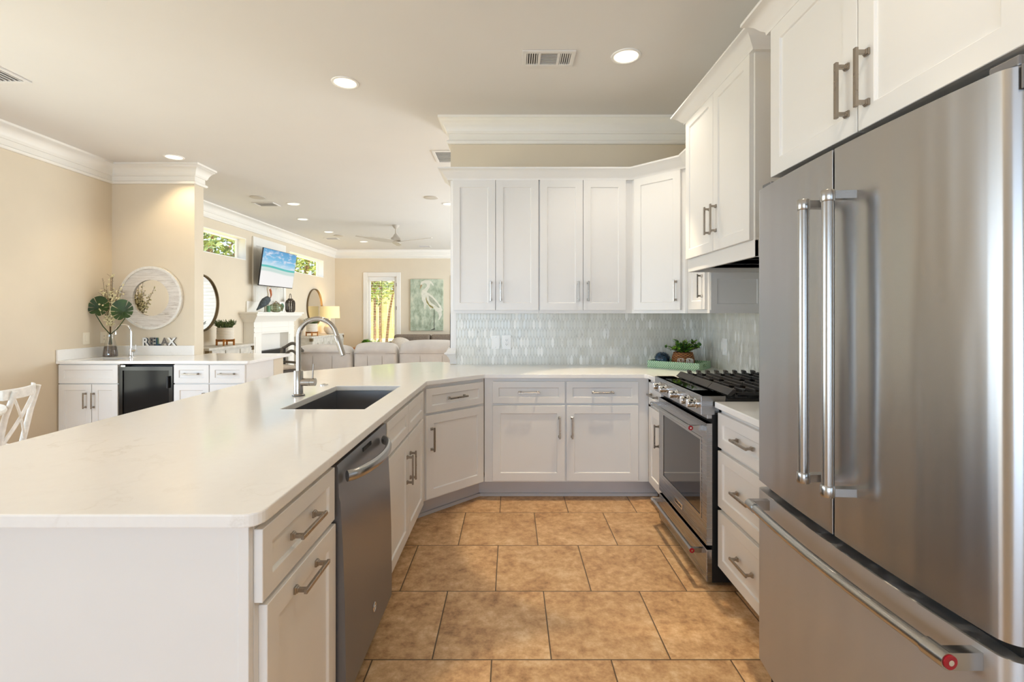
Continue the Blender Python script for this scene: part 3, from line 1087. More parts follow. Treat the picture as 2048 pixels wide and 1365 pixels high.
# oven door
mb = MB()
wy0, wy1, wz0, wz1 = 2.437, 3.033, .320, .707
for (a, b, c_, d_) in ((Y0, wy0, .204, .800), (wy1, Y1, .204, .800), (wy0, wy1, .204, wz0), (wy0, wy1, wz1, .800)):
    mb.box(.957, .984, a, b, c_, d_)
od = mb.build('oven_door', M['steel'], rg, smooth=0)
mb = MB()
for (a, b, c_, d_) in ((wy0 - .010, wy0 + .004, wz0 - .010, wz1 + .010), (wy1 - .004, wy1 + .010, wz0 - .010, wz1 + .010), (wy0 + .004, wy1 - .004, wz0 - .010, wz0 + .004), (wy0 + .004, wy1 - .004, wz1 - .004, wz1 + .010)):
    mb.box(.9545, .957, a, b, c_, d_)
mb.build('window_rim', M['steel_h'], od, smooth=0, bevel=.001)
mb = MB(); mb.box(.9575, .962, wy0 + .003, wy1 - .003, wz0 + .003, wz1 - .003)
mb.build('window', M['ovenglass'], od, smooth=0)


def bar_handle(parent, p, q, xs, r=.0105):
    """towel-bar handle: bar between p and q, brackets back to x = xs, red medallion on the near end"""
    p, q = Vector(p), Vector(q)
    mb = MB()
    mb.tube([p, q], r, 18)
    mb.tube([p + (q - p) * .965, q], r * 1.25, 18)
    mb.tube([p, p + (q - p) * .035], r * 1.25, 18)
    for e in (p + (q - p) * .012, p + (q - p) * .985):
        mb.box(e.x, xs, e.y - .008, e.y + .008, e.z - r * 1.1, e.z + r * 1.1)
    h = mb.build('handle', M['steel_h'], parent)
    n = (p - q).normalized()
    mb = MB(); mb.lathe([(r * 1.12, 0), (r * 1.12, .002), (r * .4, .0022)], p - n * .0, n, 24)
    mb.lathe([(r * .42, .0022), (r * .42, .0035), (.0001, .0035)], p, n, 16, mi=1)
    md = mb.build('medallion', [M['red'], M['chrome']], h)
    md['label'] = 'red enamel medallion'
    return h


bar_handle(od, (.897, 2.412, .767), (.897, 3.075, .767), .957)
mb = MB(); mb.box(.9535, .957, 2.693, 2.815, .240, .272)
bd = mb.build('badge', M['chrome'], od, smooth=0, bevel=.001)
fcu = bpy.data.curves.new('badge_text', 'FONT')
fcu.body = 'KitchenAid'
fcu.size = .022; fcu.extrude = .0006; fcu.align_x = 'CENTER'; fcu.align_y = 'CENTER'
tmp = bpy.data.objects.new('tmp_text', fcu)
COL.objects.link(tmp)
me = bpy.data.meshes.new_from_object(tmp)
bpy.data.objects.remove(tmp)
mb = MB(); mb.bm.from_mesh(me)
mb.move(Matrix.Translation((.9533, 2.754, .256)) @ Matrix.Rotation(R(-90), 4, 'Z') @ Matrix.Rotation(R(90), 4, 'X'))
mb.build('lettering', M['black'], bd, smooth=0)
mb = MB(); mb.box(.957, .984, Y0, Y1, .024, .182)
dr = mb.build('drawer', M['steel'], rg, smooth=0, bevel=.002)
bar_handle(dr, (.897, 2.395, .163), (.897, 3.062, .163), .957)
# burners and grates
for bx, by, br in ((1.18, 2.50, .045), (1.46, 2.50, .035), (1.32, 2.74, .055), (1.18, 2.98, .040), (1.46, 2.98, .035)):
    mb = MB(); mb.lathe([(br, .925), (br, .935), (br * .8, .940), (br * .8, .948), (br * .6, .951), (.0001, .951)], (bx, by, 0), seg=20)
    mb.build('burner', M['iron'], rg)
gw = (Y1 - Y0 - .012) / 3
for k in range(3):
    ya = Y0 + .006 + k * gw
    yb = ya + gw - .004
    mb = MB()
    # sloped front rail, back rail, then bars running across the front-to-back rails
    mb.extr([(1.062, ya, .938), (1.090, ya, .966), (1.104, ya, .966), (1.104, ya, .950), (1.075, ya, .930)], (0, yb - ya, 0))
    mb.box(1.580, 1.592, ya, yb, .946, .962)
    for yy in (ya, (ya + yb) / 2 - .005, yb - .010): mb.box(1.10, 1.585, yy, yy + .010, .938, .952)
    for j in range(8):
        xx = 1.140 + .058 * j
        if j in (2, 5):
            segs = ((ya, yb),)
        else:
            m1 = (ya + yb) / 2
            segs = ((ya, m1 - .028), (m1 + .028, yb))
        for a_, b_ in segs:
            mb.extr([(xx - .0055, a_, .948), (xx + .0055, a_, .948), (xx + .0038, a_, .966), (xx - .0038, a_, .966)], (0, b_ - a_, 0))
        if k == 2:
            mb.extr([(xx - .010, yb - .045, .955), (xx - .010, yb - .008, .962), (xx - .010, yb - .004, .978), (xx - .010, yb - .030, .974)], (.022, 0, 0))
    for xx, yy in ((1.10, ya), (1.10, yb - .012), (1.575, ya), (1.575, yb - .012)): mb.box(xx, xx + .012, yy, yy + .012, .926, .95)
    mb.build('grate', M['iron'], rg, smooth=0, bevel=.002)
mb = MB()
mb.box(.985, 1.6, Y1 - .004, Y1 - .001, .02, .9)
mb.build('side_trim', M['black'], rg, smooth=0)

# ------------------------------------------------------------------ refrigerator
fr = thing('refrigerator', 'stainless french-door refrigerator with bottom freezer drawer', 'refrigerator', (.95, 1.745, 0), R(-90))
RY0, RY1 = .856, 1.745
RM, RH = (RY0 + RY1) / 2, (RY1 - RY0) / 2


def bow(y): return .866 + .024 * ((y - RM) / RH) ** 2


def door_poly(ya, yb, ra, rb, xb=.945):
    """plan outline of a bowed door with rounded ends"""
    pts = [(xb, ya)]
    n = 30
    for k in range(n + 1):
        y = ya + (yb - ya) * k / n
        pts.append((bow(y), y))
    pts.append((xb, yb))
    # rounded ends
    f = []
    for (x, y) in pts[1:-1]:
        da, db = y - ya, yb - y
        if da < ra: x += ra - math.sqrt(max(0, ra * ra - (ra - da) ** 2))
        if db < rb: x += rb - math.sqrt(max(0, rb * rb - (rb - db) ** 2))
        f.append((x, y))
    ex = []
    for k in range(8):
        t = (1 - math.cos(PI / 2 * k / 8))
        y = ya + ra * t
        ex.append((bow(y) + ra - math.sqrt(max(0, ra * ra - (ra - (y - ya)) ** 2)), y))
    f = ex + [p for p in f if p[1] > ya + ra] + []
    ex2 = []
    for k in range(8):
        t = 1 - (1 - math.cos(PI / 2 * (8 - k) / 8))
        y = yb - rb * (1 - math.cos(PI / 2 * (8 - k) / 8))
        ex2.append((bow(y) + rb - math.sqrt(max(0, rb * rb - (rb - (yb - y)) ** 2)), y))
    ex2.append((bow(yb) + rb, yb))
    f = [p for p in f if p[1] < yb - rb] + ex2
    return [(xb, ya)] + f + [(xb, yb)]


mb = MB(); mb.box(.955, 1.60, RY0 + .004, RY1 - .004, .03, 1.765)
mb.build('body', M['steel_dark'], fr, smooth=0)
seam = 1.2975
dl = MB().prism(door_poly(seam + .0035, RY1, .002, .020), .742, 1.778).build('door', M['steel_door'], fr, smooth=40)
drr = MB().prism(door_poly(RY0, seam - .0035, .034, .002), .742, 1.778).build('door', M['steel_door'], fr, smooth=40)
fz = MB().prism(door_poly(RY0, RY1, .034, .020), .105, .712).build('freezer_drawer', M['steel_low'], fr, smooth=40)
mb = MB(); mb.box(.925, .96, RY0 + .02, RY1 - .02, .70, .76).box(.925, .956, seam - .01, seam + .01, .75, 1.77)
mb.build('gasket', M['black'], fr, smooth=0)
mb = MB(); mb.box(.962, 1.59, RY0 + .006, RY1 - .006, 1.766, 1.816)  # dark block added to paint the shade between refrigerator and cabinet
mb.build('dark_gap_fill', M['inner'], fr, smooth=0)
mb = MB(); mb.box(.935, 1.0, RY0 + .01, RY1 - .01, .004, .10)
mb.build('kick_grille', M['black'], fr, smooth=0)
for a, b in ((RY0 + .004, RY0 + .06), (RY1 - .06, RY1 - .004)):
    mb = MB(); mb.box(.905, .97, a, b, 1.7785, 1.80)
    mb.build('hinge_cover', M['steel_dark'], fr, smooth=0, bevel=.004)
mb = MB(); mb.box(.9035, .94, RY0 - .004, RY0 - .0005, 1.735, 1.778)
mb.build('hinge_plate', M['steel_dark'], fr, smooth=0, bevel=.001)


def fridge_bar(parent, y, z0, z1, yd):
    mb = MB()
    x = .805
    mb.tube([(x, y, z0 + .02), (x, y, z1 - .02)], .0138, 22)
    xs = bow(yd)
    for z, s in ((z0, 1), (z1, -1)):
        mb.tube([(x, y, z), (x, y, z + s * .003), (x, y, z + s * .026), (x, y, z + s * .029)], [.0155, .0168, .0168, .0150], 22)
        mb.extr([(x + .004, y - .012, z + s * .003), (xs + .004, yd - .012, z + s * .003), (xs + .004, yd + .012, z + s * .003), (x + .004, y + .012, z + s * .003)], (0, 0, s * .020))
    h = mb.build('handle', M['steel_h'], parent)
    h['label'] = 'vertical satin bar handle'


fridge_bar(dl, 1.330, .872, 1.650, 1.336)
fridge_bar(drr, 1.228, .872, 1.650, 1.222)
# freezer handle, slightly bowed
pts = []
for k in range(17):
    u = k / 16
    y = .905 + (1.665 - .905) * u
    pts.append((.822 - .018 * math.sin(PI * u), y, .683))
mb = MB(); mb.tube(pts, .0140, 20)
mb.tube(pts[:2], .0172, 20); mb.tube([pts[-2], pts[-1]], .0165, 20)
for k in (0, -1):
    p_ = pts[k]
    sg = .014 if k == 0 else -.014
    mb.box(p_[0], bow(p_[1]) + .012, p_[1] - .0 if sg > 0 else p_[1] - .022, p_[1] + .022 if sg > 0 else p_[1], p_[2] - .0165, p_[2] + .0165)
h = mb.build('handle', M['steel_h'], fz)
nv = (Vector(pts[0]) - Vector(pts[1])).normalized()
mb = MB(); mb.lathe([(.0135, 0), (.0135, .0025), (.0055, .0028)], pts[0], nv, 28)
mb.lathe([(.0055, .0028), (.0055, .004), (.0001, .004)], pts[0], nv, 16, mi=1)
md = mb.build('medallion', [M['red'], M['chrome']], h)
md['label'] = 'red enamel medallion'

# ------------------------------------------------------------------ outlets and switches
def plate(loc, rz, label, cat, kind, mat, w=.075, h=.117, name='outlet'):
    t = thing(name, label, cat, loc, rz)
    mb = MB(); mb.box(-w / 2, w / 2, -.006, 0, -h / 2, h / 2)
    p = mb.build('cover_plate', mat, t, local=True, smooth=0, bevel=.002)
    if kind == 'outlet':
        for z in (-.018, .018):
            mb = MB(); mb.box(-.017, .017, -.0085, -.006, z - .0165, z + .0165)
            s = mb.build('socket', mat, t, local=True, smooth=0, bevel=.001)
            mb = MB()
            mb.box(-.007, -.0045, -.0092, -.0086, z - .004, z + .005).box(.0045, .007, -.0092, -.0086, z - .004, z + .005).box(-.002, .002, -.0092, -.0086, z - .011, z - .007)
            mb.build('slots', M['black'], s, local=True, smooth=0)
    elif kind == 'blank':
        for z in (-.042, .042):
            mb = MB(); mb.lathe([(.0035, 0), (.003, .0015), (.0001, .0018)], (0, -.006, z), (0, -1, 0), 10)
            mb.build('screw', M['nickel'], t, local=True)
    else:
        mb = MB(); mb.box(-.016, .016, -.010, -.006, -.033, .033)
        mb.build('rocker', mat, t, local=True, smooth=0, bevel=.002)
    return t


yy = YB - .0102
plate((-.129, yy, 1.100), 0, 'white blank cover plate on the mosaic, beside the power outlet', 'cover plate', 'blank', M['plate'], .070, .115, 'cover_plate')
plate((-.037, yy, 1.100), 0, 'white power outlet on the back mosaic wall', 'outlet', 'outlet', M['plate'], .076, .120)
plate((XR - .0102, 3.63, 1.090), R(-90), 'white switch plate on the mosaic wall beyond the range', 'switch', 'switch', M['plate'], .074, .125, 'light_switch')
plate((XL + .0002, 5.00, 1.085), R(90), 'cream switch plate on the left wall beside the vase', 'switch', 'switch', M['cream'], .078, .122, 'light_switch')
plate((XL + .0002, 5.215, 1.085), R(90), 'cream outlet on the left wall right behind the vase', 'outlet', 'outlet', M['cream'], .078, .122)

# ------------------------------------------------------------------ things on the back worktop
TW = .9105
tc, ta = (1.335, 3.845), R(-40)
tr = thing('serving_tray', 'green and cream chevron tray in the corner of the back worktop', 'tray', (tc[0], tc[1], TW), ta)
mb = MB()
a, b, th, hh = .205, .130, .008, .055
mb.box(-a, a, -b, b, 0, .006)
mb.box(-a, a, -b, -b + th, .006, hh).box(-a, a, b - th, b, .006, hh).box(-a, -a + th, -b + th, b - th, .006, hh)
mb.box(a - th, a, -b + th, b - th, .006, .018).box(a - th, a, -b + th, b - th, .040, hh).box(a - th, a, -b + th, -.04, .018, .040).box(a - th, a, .04, b - th, .018, .040)
mb.build('tray_body', M['herring'], tr, local=True, smooth=0, bevel=.001)


def tl(u, v, z=0.0):
    return (tc[0] + u * math.cos(ta) - v * math.sin(ta), tc[1] + u * math.sin(ta) + v * math.cos(ta), TW + .0065 + z)


# sea urchin ornament
c0 = tl(-.130, -.012)
ur = thing('urchin_ornament', 'blue glazed spiky urchin ornament in the green tray', 'ornament', c0)
mb = MB()
mb.lathe([(.030, 0), (.048, .012), (.058, .045), (.056, .068), (.044, .092), (.026, .104), (.018, .103), (.012, .090)], (0, 0, 0), seg=28)
mb.build('shell', M['urchin'], ur, local=True)
mb = MB()
for k in range(110):
    th_ = 2 * PI * k * .61803
    f = .12 + .80 * (k / 110)
    ph = f * PI * .5
    rr, zz = .057 * math.cos(ph * .92), .052 + .052 * math.sin(ph)
    n = Vector((math.cos(th_) * math.cos(ph), math.sin(th_) * math.cos(ph), math.sin(ph)))
    p0 = Vector((rr * math.cos(th_), rr * math.sin(th_), zz)) - n * .004
    mb.tube([p0, p0 + n * .013], [.0030, .0012], 5)
mb.build('spines', M['urchin'], ur, local=True)
# basket with boxwood plant
c0 = tl(.024, .03)
bk = thing('basket_planter', 'woven rattan basket holding the leafy plant in the tray', 'basket', c0)
mb = MB(); mb.lathe([(.066, 0), (.080, .008), (.088, .040), (.086, .072), (.076, .105), (.074, .116), (.070, .116), (.070, .100), (.001, .098)], (0, 0, 0), seg=36)
mb.build('woven_body', M['basket'], bk, local=True)
pl = thing('leafy_plant', 'bright green round-leaved plant in the rattan basket', 'plant', (c0[0], c0[1], c0[2] + .100))
mb = MB(); mb2 = MB(); mb3 = MB()
rnd = random.Random(3)
for k in range(38):
    a = rnd.uniform(0, 2 * PI); sp = rnd.uniform(.15, 1.0)
    tip = Vector((math.cos(a) * .150 * sp, math.sin(a) * .095 * sp, rnd.uniform(.05, .125) * (1.15 - .45 * sp)))
    mid = Vector((tip.x * .5, tip.y * .5, tip.z * .55))
    mb3.tube([(0, 0, 0), mid, tip], .0015, 5)
    for j in range(9):
        f = j / 8
        p = mid.lerp(tip, f) if j % 3 else Vector((0, 0, 0)).lerp(mid, .4 + .6 * f)
        d = Vector((rnd.uniform(-1, 1), rnd.uniform(-1, 1), rnd.uniform(-.2, .9)))
        (mb if rnd.random() < .45 else mb2).leaf(p, d, (0, 0, 1), rnd.uniform(.026, .040), rnd.uniform(.022, .032))
mb.build('young_leaves', M['leafbright'], pl, local=True, smooth=0)
mb2.build('leaves', M['leafmid'], pl, local=True, smooth=0)
mb3.build('stems', M['twig'], pl, local=True)
# small white wire cubes in the tray
for k, (u, v, lab) in enumerate(((.055, -.100, 'small white wire ring in the tray, first to the right of the urchin'), (.105, -.055, 'small white wire ring in the tray, standing behind the other two'), (.125, -.100, 'small white wire ring at the front corner of the tray'))):
    c0 = tl(u, v)
    mb = MB()
    s, hz = .020, .070
    P = [(-s, 0), (s, 0)]
    for dy in (-.012, .012):
        loop = [(-s, dy, .004), (-s, dy, hz), (-s * .5, dy, hz + .006), (s * .5, dy, hz + .006), (s, dy, hz), (s, dy, .004), (-s, dy, .004)]
        mb.tube(loop, .0015, 6)
        mb.tube([(-s, dy, hz), (0, dy, hz - .03), (s, dy, hz)], .0010, 5)
    for x in (-s, s): mb.tube([(x, -.012, .004), (x, .012, .004)], .0015, 6); mb.tube([(x, -.012, hz), (x, .012, hz)], .0015, 6)
    mb.move(Matrix.Translation(c0) @ Matrix.Rotation(R(10), 4, 'Z'))
    tag(mb.build('wire_ring', M['white']), lab, 'wire ring', 'white wire rings in the tray')

# ------------------------------------------------------------------ wet bar
BZ = .884
BY = 4.70
outer = [(XL + .001, 4.666), (-2.545, 4.666), (-2.53, 4.681), (-2.53, 5.58), (-3.486, 5.58), (-3.486, 5.322), (XL + .001, 5.322)]
bh = [(-4.25, 4.79), (-4.25, 5.03), (-3.90, 5.03), (-3.90, 4.79)]
o = slab('bar_worktop', outer, [bh], BZ - .03, BZ, M['quartz'])
tag(o, 'white quartz worktop of the wet bar against the left wall', 'worktop')
mb = MB(); mb.box(XL + .001, -3.489, 5.302, 5.3235, BZ + .0005, .990).box(XL + .001, XL + .021, 4.668, 5.302, BZ + .0005, .990)
tag(mb.build('bar_splashback', M['quartz'], smooth=0, bevel=.002), 'low white quartz upstand behind the wet bar', 'splashback')
t = thing('bar_sink', 'small steel sink in the wet bar worktop', 'sink', (-4.075, 4.91, .72))
mb = MB()
for q in ((-4.256, -4.252, 4.784, 5.036), (-3.898, -3.894, 4.784, 5.036), (-4.252, -3.898, 4.784, 4.788), (-4.252, -3.898, 5.032, 5.036)): mb.box(*q, .72, BZ - .031)
mb.box(-4.256, -3.894, 4.784, 5.036, .716, .72)
mb.build('basin', M['sinksteel'], t, smooth=0)
mb = MB(); mb.lathe([(.03, .7201), (.03, .723), (.01, .722)], (-4.075, 4.91, 0))
mb.build('drain', M['chrome'], t)
c = cabinet('bar_cabinet', 'white wet bar cabinet at the left wall, false drawer over two doors', 'cabinet', (-4.392, BY, 0), 0, .584, .55, .13, BZ - .031, (0, .58), frame=True)
front(c, 'false_drawer', .006, .580, .665, .844, None, .05)
front(c, 'door', .006, .325, .14, .655, (.272, .50, 'v'))
front(c, 'door', .331, .580, .14, .655, (.350, .50, 'v'))
c = cabinet('bar_cabinet', 'white wet bar cabinet right of the black beverage cooler, two drawers', 'cabinet', (-3.272, BY, 0), 0, .700, .53, .13, BZ - .031, (0, .70))
front(c, 'drawer', .004, .343, .667, .844, (.172, .757, 'h'), .05)
front(c, 'drawer', .352, .690, .667, .844, (.522, .757, 'h'), .05)
front(c, 'door', .004, .343, .14, .655, (.300, .50, 'v'))
front(c, 'door', .352, .690, .14, .655, (.395, .50, 'v'))
bc = thing('beverage_cooler', 'black under-counter beverage cooler with glass door', 'beverage cooler', (-3.80, BY, 0))
mb = MB(); mb.box(-3.802, -3.278, BY + .03, BY + .54, .02, .835)
mb.build('body', M['black'], bc, smooth=0)
mb = MB()
for q in ((-3.800, -3.765, .05, .826), (-3.315, -3.280, .05, .826), (-3.765, -3.315, .79, .826), (-3.765, -3.315, .05, .09)): mb.box(q[0], q[1], BY - .02, BY + .025, q[2], q[3])
dd = mb.build('door', M['blackgloss'], bc, smooth=0)
mb = MB(); mb.box(-3.765, -3.315, BY - .010, BY - .004, .09, .79)
mb.build('glass', M['smoked'], dd, smooth=0)
mb = MB(); mb.box(-3.325, -3.308, BY - .045, BY - .02, .62, .735)
mb.build('handle', M['black'], dd, smooth=0, bevel=.004)
mb = MB(); mb.box(-3.775, -3.735, BY - .026, BY + .02, .827, .840)
mb.build('hinge', M['chrome'], bc, smooth=0)
mb = MB(); mb.box(-3.488, -2.575, 5.24, 5.46, 0, BZ - .031)
struct('wall_bar_support', mb, M['wall'])

# bar faucet
bfx, bfy, bfz = -4.035, 5.13, BZ + .0005
fc = thing('bar_faucet', 'slim chrome gooseneck faucet at the wet bar', 'faucet', (bfx, bfy, bfz))
mb = MB(); mb.lathe([(.026, 0), (.026, .006), (.018, .010), (.018, .085), (.012, .088)], (bfx, bfy, bfz))
mb.build('body', M['chrome'], fc)
mb = MB(); r = .082
pts = [(bfx, bfy, bfz + .08), (bfx, bfy, bfz + .26)] + [(bfx - r + r * math.cos(R(a)), bfy, bfz + .262 + r * math.sin(R(a))) for a in range(0, 181, 12)]
pts.append((bfx - 2 * r, bfy, bfz + .235))
mb.tube(pts, .0105, 14)
mb.build('neck', M['chrome'], fc)
mb = MB(); mb.cyl((bfx + .015, bfy, bfz + .06), (bfx + .055, bfy, bfz + .06), .015).tube([(bfx + .045, bfy, bfz + .07), (bfx + .05, bfy, bfz + .125)], .004, 8)
mb.build('handle', M['chrome'], fc)

# vase with pebbles, monstera leaves and a budding branch
vx, vy, vz = -4.255, 5.13, BZ + .0005
va = thing('glass_vase', 'clear glass vase half full of brown pebbles on the wet bar', 'vase', (vx, vy, vz))
mb = MB()
prof = [(.066, 0), (.068, .01), (.066, .04), (.058, .10), (.044, .16), (.036, .20), (.036, .235)]
mb.lathe(prof, (vx, vy, vz), seg=28, cap=False)
mb.lathe([(.066, 0), (.001, .0)], (vx, vy, vz), seg=28, cap=False)
mb.build('glass', M['vase'], va)
mb = MB(); mb.lathe([(.060, .004), (.063, .012), (.061, .04), (.053, .10), (.048, .112), (.001, .116)], (vx, vy, vz), seg=28)
mb.build('pebbles', M['pebble'], va)


def monstera(name, label, tip, face, size, roll):
    t = thing(name, label, 'leaf', (vx, vy, vz + .12))
    mb = MB()
    N = 130
    rim = []
    for k in range(N):
        a = 2 * PI * k / N
        r_ = size * (1.0 + .12 * math.cos(a)) * (1 - .28 * math.exp(-((a - PI) / .35) ** 2))
        aa = abs(((a + PI) % (2 * PI)) - PI)
        if .45 < aa < 2.6 and (k % 11 == 5): r_ *= .42
        rim.append((r_ * math.sin(a) * .86, r_ * math.cos(a)))
    rot = Matrix.Rotation(roll, 3, 'Y')
    f = Vector(face).normalized()
    q = f.to_track_quat('Y', 'Z').to_matrix()
    cen = mb.bm.verts.new(Vector(tip) + q @ (rot @ Vector((0, -.012, 0))))
    vs = [mb.bm.verts.new(Vector(tip) + q @ (rot @ Vector((x, .02 * (x * x + z * z) / size ** 2, z)))) for x, z in rim]
    for k in range(N): mb.bm.faces.new((cen, vs[k], vs[(k + 1) % N]))
    mb.build('blade', M['leafdark'], t, smooth=60)
    low = Vector(tip) + q @ (rot @ Vector((0, .0, -size * .70)))
    mb = MB()
    p0 = Vector((vx + .015 * (1 if tip[0] > vx else -1), vy, vz + .13))
    p1 = Vector((vx, vy, vz + .235))
    mb.tube([p0, p1, p1.lerp(low, .5) + Vector((0, 0, -.02)), low, Vector(tip)], [.005, .005, .0045, .004, .003], 8)
    mb.build('stem', M['leafdark'], t)


monstera('monstera_leaf', 'dark green split monstera leaf left of the budding branch', (-4.318, 5.06, 1.405), (.25, -1, .15), .108, R(-18))
monstera('monstera_leaf', 'dark green split monstera leaf in front of the plank mirror', (-3.935, 4.90, 1.362), (.25, -1, .30), .112, R(18))
br = thing('budding_branch', 'tall budding branch with pale blossoms in the glass vase', 'branch', (vx, vy, vz + .12))
mb = MB(); mb2 = MB()
rnd = random.Random(11)
for k in range(15):
    x = rnd.uniform(-.12, .16); yv = rnd.uniform(-.07, .05); top = rnd.uniform(1.42, 1.78) - abs(x) * .9
    p0 = Vector((vx + rnd.uniform(-.008, .008), vy, vz + .125)); p1 = Vector((vx + rnd.uniform(-.008, .008), vy, vz + .33))
    p2 = Vector((vx + x * .5, vy + yv * .6, (top + 1.22) / 2)); p3 = Vector((min(max(vx + x, XL + .03), -3.9), vy + yv, top))
    mb.tube([p0, p1, p2, p3], [.003, .003, .0022, .0012], 6)
    for j in range(34):
        f = rnd.random()
        p = p1.lerp(p2, f) if rnd.random() < .45 else p2.lerp(p3, f)
        e = p + Vector((rnd.uniform(-.03, .03), rnd.uniform(-.025, .025), rnd.uniform(-.005, .03)))
        e.x = max(e.x, XL + .02)
        mb.tube([p, e], .0010, 4)
        if e.z < 1.56 or rnd.random() < .35: mb2.ball(e, rnd.uniform(.0055, .0105), 6, 4)
mb.build('twigs', M['twig'], br)
mb2.build('buds', M['bud'], br)['kind'] = 'stuff'

# plank mirror
mc = Vector((-3.955, YS - .001, 1.515))
pm = thing('plank_mirror', 'round whitewashed plank mirror on the wall over the wet bar', 'mirror', (mc.x, mc.y, mc.z))


def ring_mb(c, ro, ri, y0, y1, seg=64):
    mb = MB()
    prof = [(ri, y0), (ro, y0), (ro, y1), (ri, y1), (ri, y0)]
    mb.lathe(prof, c, (0, -1, 0), seg, cap=False)
    return mb


ring_mb(mc, .325, .200, .002, .022).build('plank_ring', M['planks'], pm)
ring_mb(mc, .347, .322, .001, .032).build('outer_rim', M['chairwood'], pm)
mb = MB(); mb.lathe([(.0001, .003), (.202, .003), (.202, .008), (.0001, .008)], mc, (0, -1, 0), 48)
mb.build('glass', M['mirror'], pm)

# letters spelling RELAX along the upstand
xs = (-4.018, -3.946, -3.878, -3.806, -3.728)
for ch, x, fm, sm_, lab in zip('RELAX', xs, ('white', 'greyletter', 'navy', 'greyletter', 'white'), ('navy', 'navy', 'greenpaint', 'white', 'greyletter'),
                              ('white letter R on the bar upstand, first of the word', 'grey letter E on the bar upstand', 'navy letter L on the bar upstand', 'grey letter A on the bar upstand', 'white letter X on the bar upstand, last of the word')):
    fcu = bpy.data.curves.new('letter_outline', 'FONT')
    fcu.body = ch
    fcu.size = .118; fcu.extrude = .008; fcu.align_x = 'CENTER'; fcu.offset = .0035
    tmp = bpy.data.objects.new('tmp_text', fcu); COL.objects.link(tmp)
    me = bpy.data.meshes.new_from_object(tmp)
    bpy.data.objects.remove(tmp)
    mb = MB(); mb.bm.from_mesh(me)
    for f in mb.bm.faces: f.material_index = 0 if abs(f.normal.z) > .9 else 1
    mb.move(Matrix.Translation((x, 5.313, .9935)) @ Matrix.Rotation(R(90), 4, 'X'))
    tag(mb.build('wooden_letter', [M[fm], M[sm_]], smooth=0), lab, 'letter', 'letters of the word RELAX')

# ------------------------------------------------------------------ ceiling fixtures
cans = [(-1.18, 3.435, 'ceiling downlight left of the kitchen air vent'), (.734, 3.083, 'ceiling downlight right of the kitchen air vent'),
        (-3.53, 5.06, 'ceiling downlight close to the bar wall moulding'), (-3.25, 7.21, 'living room downlight nearest the pair of ceiling speaker and grille'),
        (-3.61, 8.37, 'living room downlight second along the left side'), (-3.65, 9.66, 'living room downlight third along the left side'),
        (-3.34, 10.95, 'living room downlight left of the ceiling fan'), (-.93, 7.21, 'living room downlight half hidden by the back wall cabinets')]
proto = None
for i, (x, y, lab) in enumerate(cans):
    if proto is None:
        proto = thing('downlight', lab, 'ceiling light', (x, y, ZC), 0, 'recessed ceiling downlights')
        mb = MB(); mb.lathe([(.095, -.0005), (.093, -.006), (.080, -.008), (.076, -.004), (.076, -.0005)], (0, 0, 0), seg=32, cap=False)
        mb.build('trim_ring', M['white'], proto, local=True)
        mb = MB(); mb.lathe([(.076, -.003), (.0001, -.003)], (0, 0, 0), seg=32, cap=False)
        mb.build('lens', M['canlamp'], proto, local=True)
    else:
        dup(proto, (x, y, ZC), 0, lab, 'recessed ceiling downlights')
    lamp('down_spot', 'SPOT', (x, y, ZC - .02), (KITCHEN_CAN if i < 2 else CAN_W * (2.2 if i == 2 else 1.0)), POOL if i == 2 else WARM, (0, 0, 0), spot=R(115), blend=.6, radius=.07)
for (x, y) in ((.734, 3.083), (.50, 1.0)):
    lamp('downlight_pool', 'SPOT', (x, y, ZC - .02), POOL_W, POOL, (0, 0, 0), spot=R(42), blend=.18, radius=.03)
for (x, y) in ((.45, .6), (-1.2, 1.0), (-3.0, 2.2), (-3.0, 0.2)):  # unseen extra spots without fixtures, added to warm the floor
    lamp('down_spot', 'SPOT', (x, y, ZC - .02), KITCHEN_CAN if x > -2 else CAN_W, WARM, (0, 0, 0), spot=R(115), blend=.6, radius=.07)


def vent(x0, x1, y0, y1, lab, kind=0):
    t = thing('ceiling_vent', lab, 'air vent', ((x0 + x1) / 2, (y0 + y1) / 2, ZC))
    z0, z1 = ZC - .010, ZC - .0005
    w = .028
    mb = MB()
    mb.box(x0, x1, y0, y0 + w, z0, z1).box(x0, x1, y1 - w, y1, z0, z1).box(x0, x0 + w, y0 + w, y1 - w, z0, z1).box(x1 - w, x1, y0 + w, y1 - w, z0, z1)
    L = x1 - x0
    if kind == 0:
        for f in (.30, .665): mb.box(x0 + L * f, x0 + L * f + .018, y0 + w, y1 - w, z0, z1)
    mb.build('frame', M['ceil'], t, smooth=0, bevel=.002)
    mb = MB(); mb.box(x0 + w, x1 - w, y0 + w, y1 - w, ZC - .0018, ZC - .0006)  # dark sheet standing for the shade behind the louvres
    mb.build('duct_shade', M['inner'], t, smooth=0)
    mb = MB()
    if kind == 0:
        for a, b in ((x0 + w, x0 + L * .30), (x0 + L * .665 + .018, x1 - w)):
            n = 5
            for k in range(n):
                x = a + (b - a) * (k + .5) / n
                mb.box(x - .004, x + .002, y0 + w, y1 - w, z0 + .001, ZC - .002)
        n = 8
        for k in range(n):
            y = y0 + w + (y1 - y0 - 2 * w) * (k + .5) / n
            mb.box(x0 + L * .30 + .018, x0 + L * .665, y - .0008, y + .0008, z0 + .002, ZC - .002)
    else:
        n = int((y1 - y0 - 2 * w) / .024)
        for k in range(n):
            y = y0 + w + (y1 - y0 - 2 * w) * (k + .5) / n
            mb.box(x0 + w, x1 - w, y - .001, y + .0015, z0 + .004, ZC - .002)
    mb.build('louvres', M['ceil'], t, smooth=0)


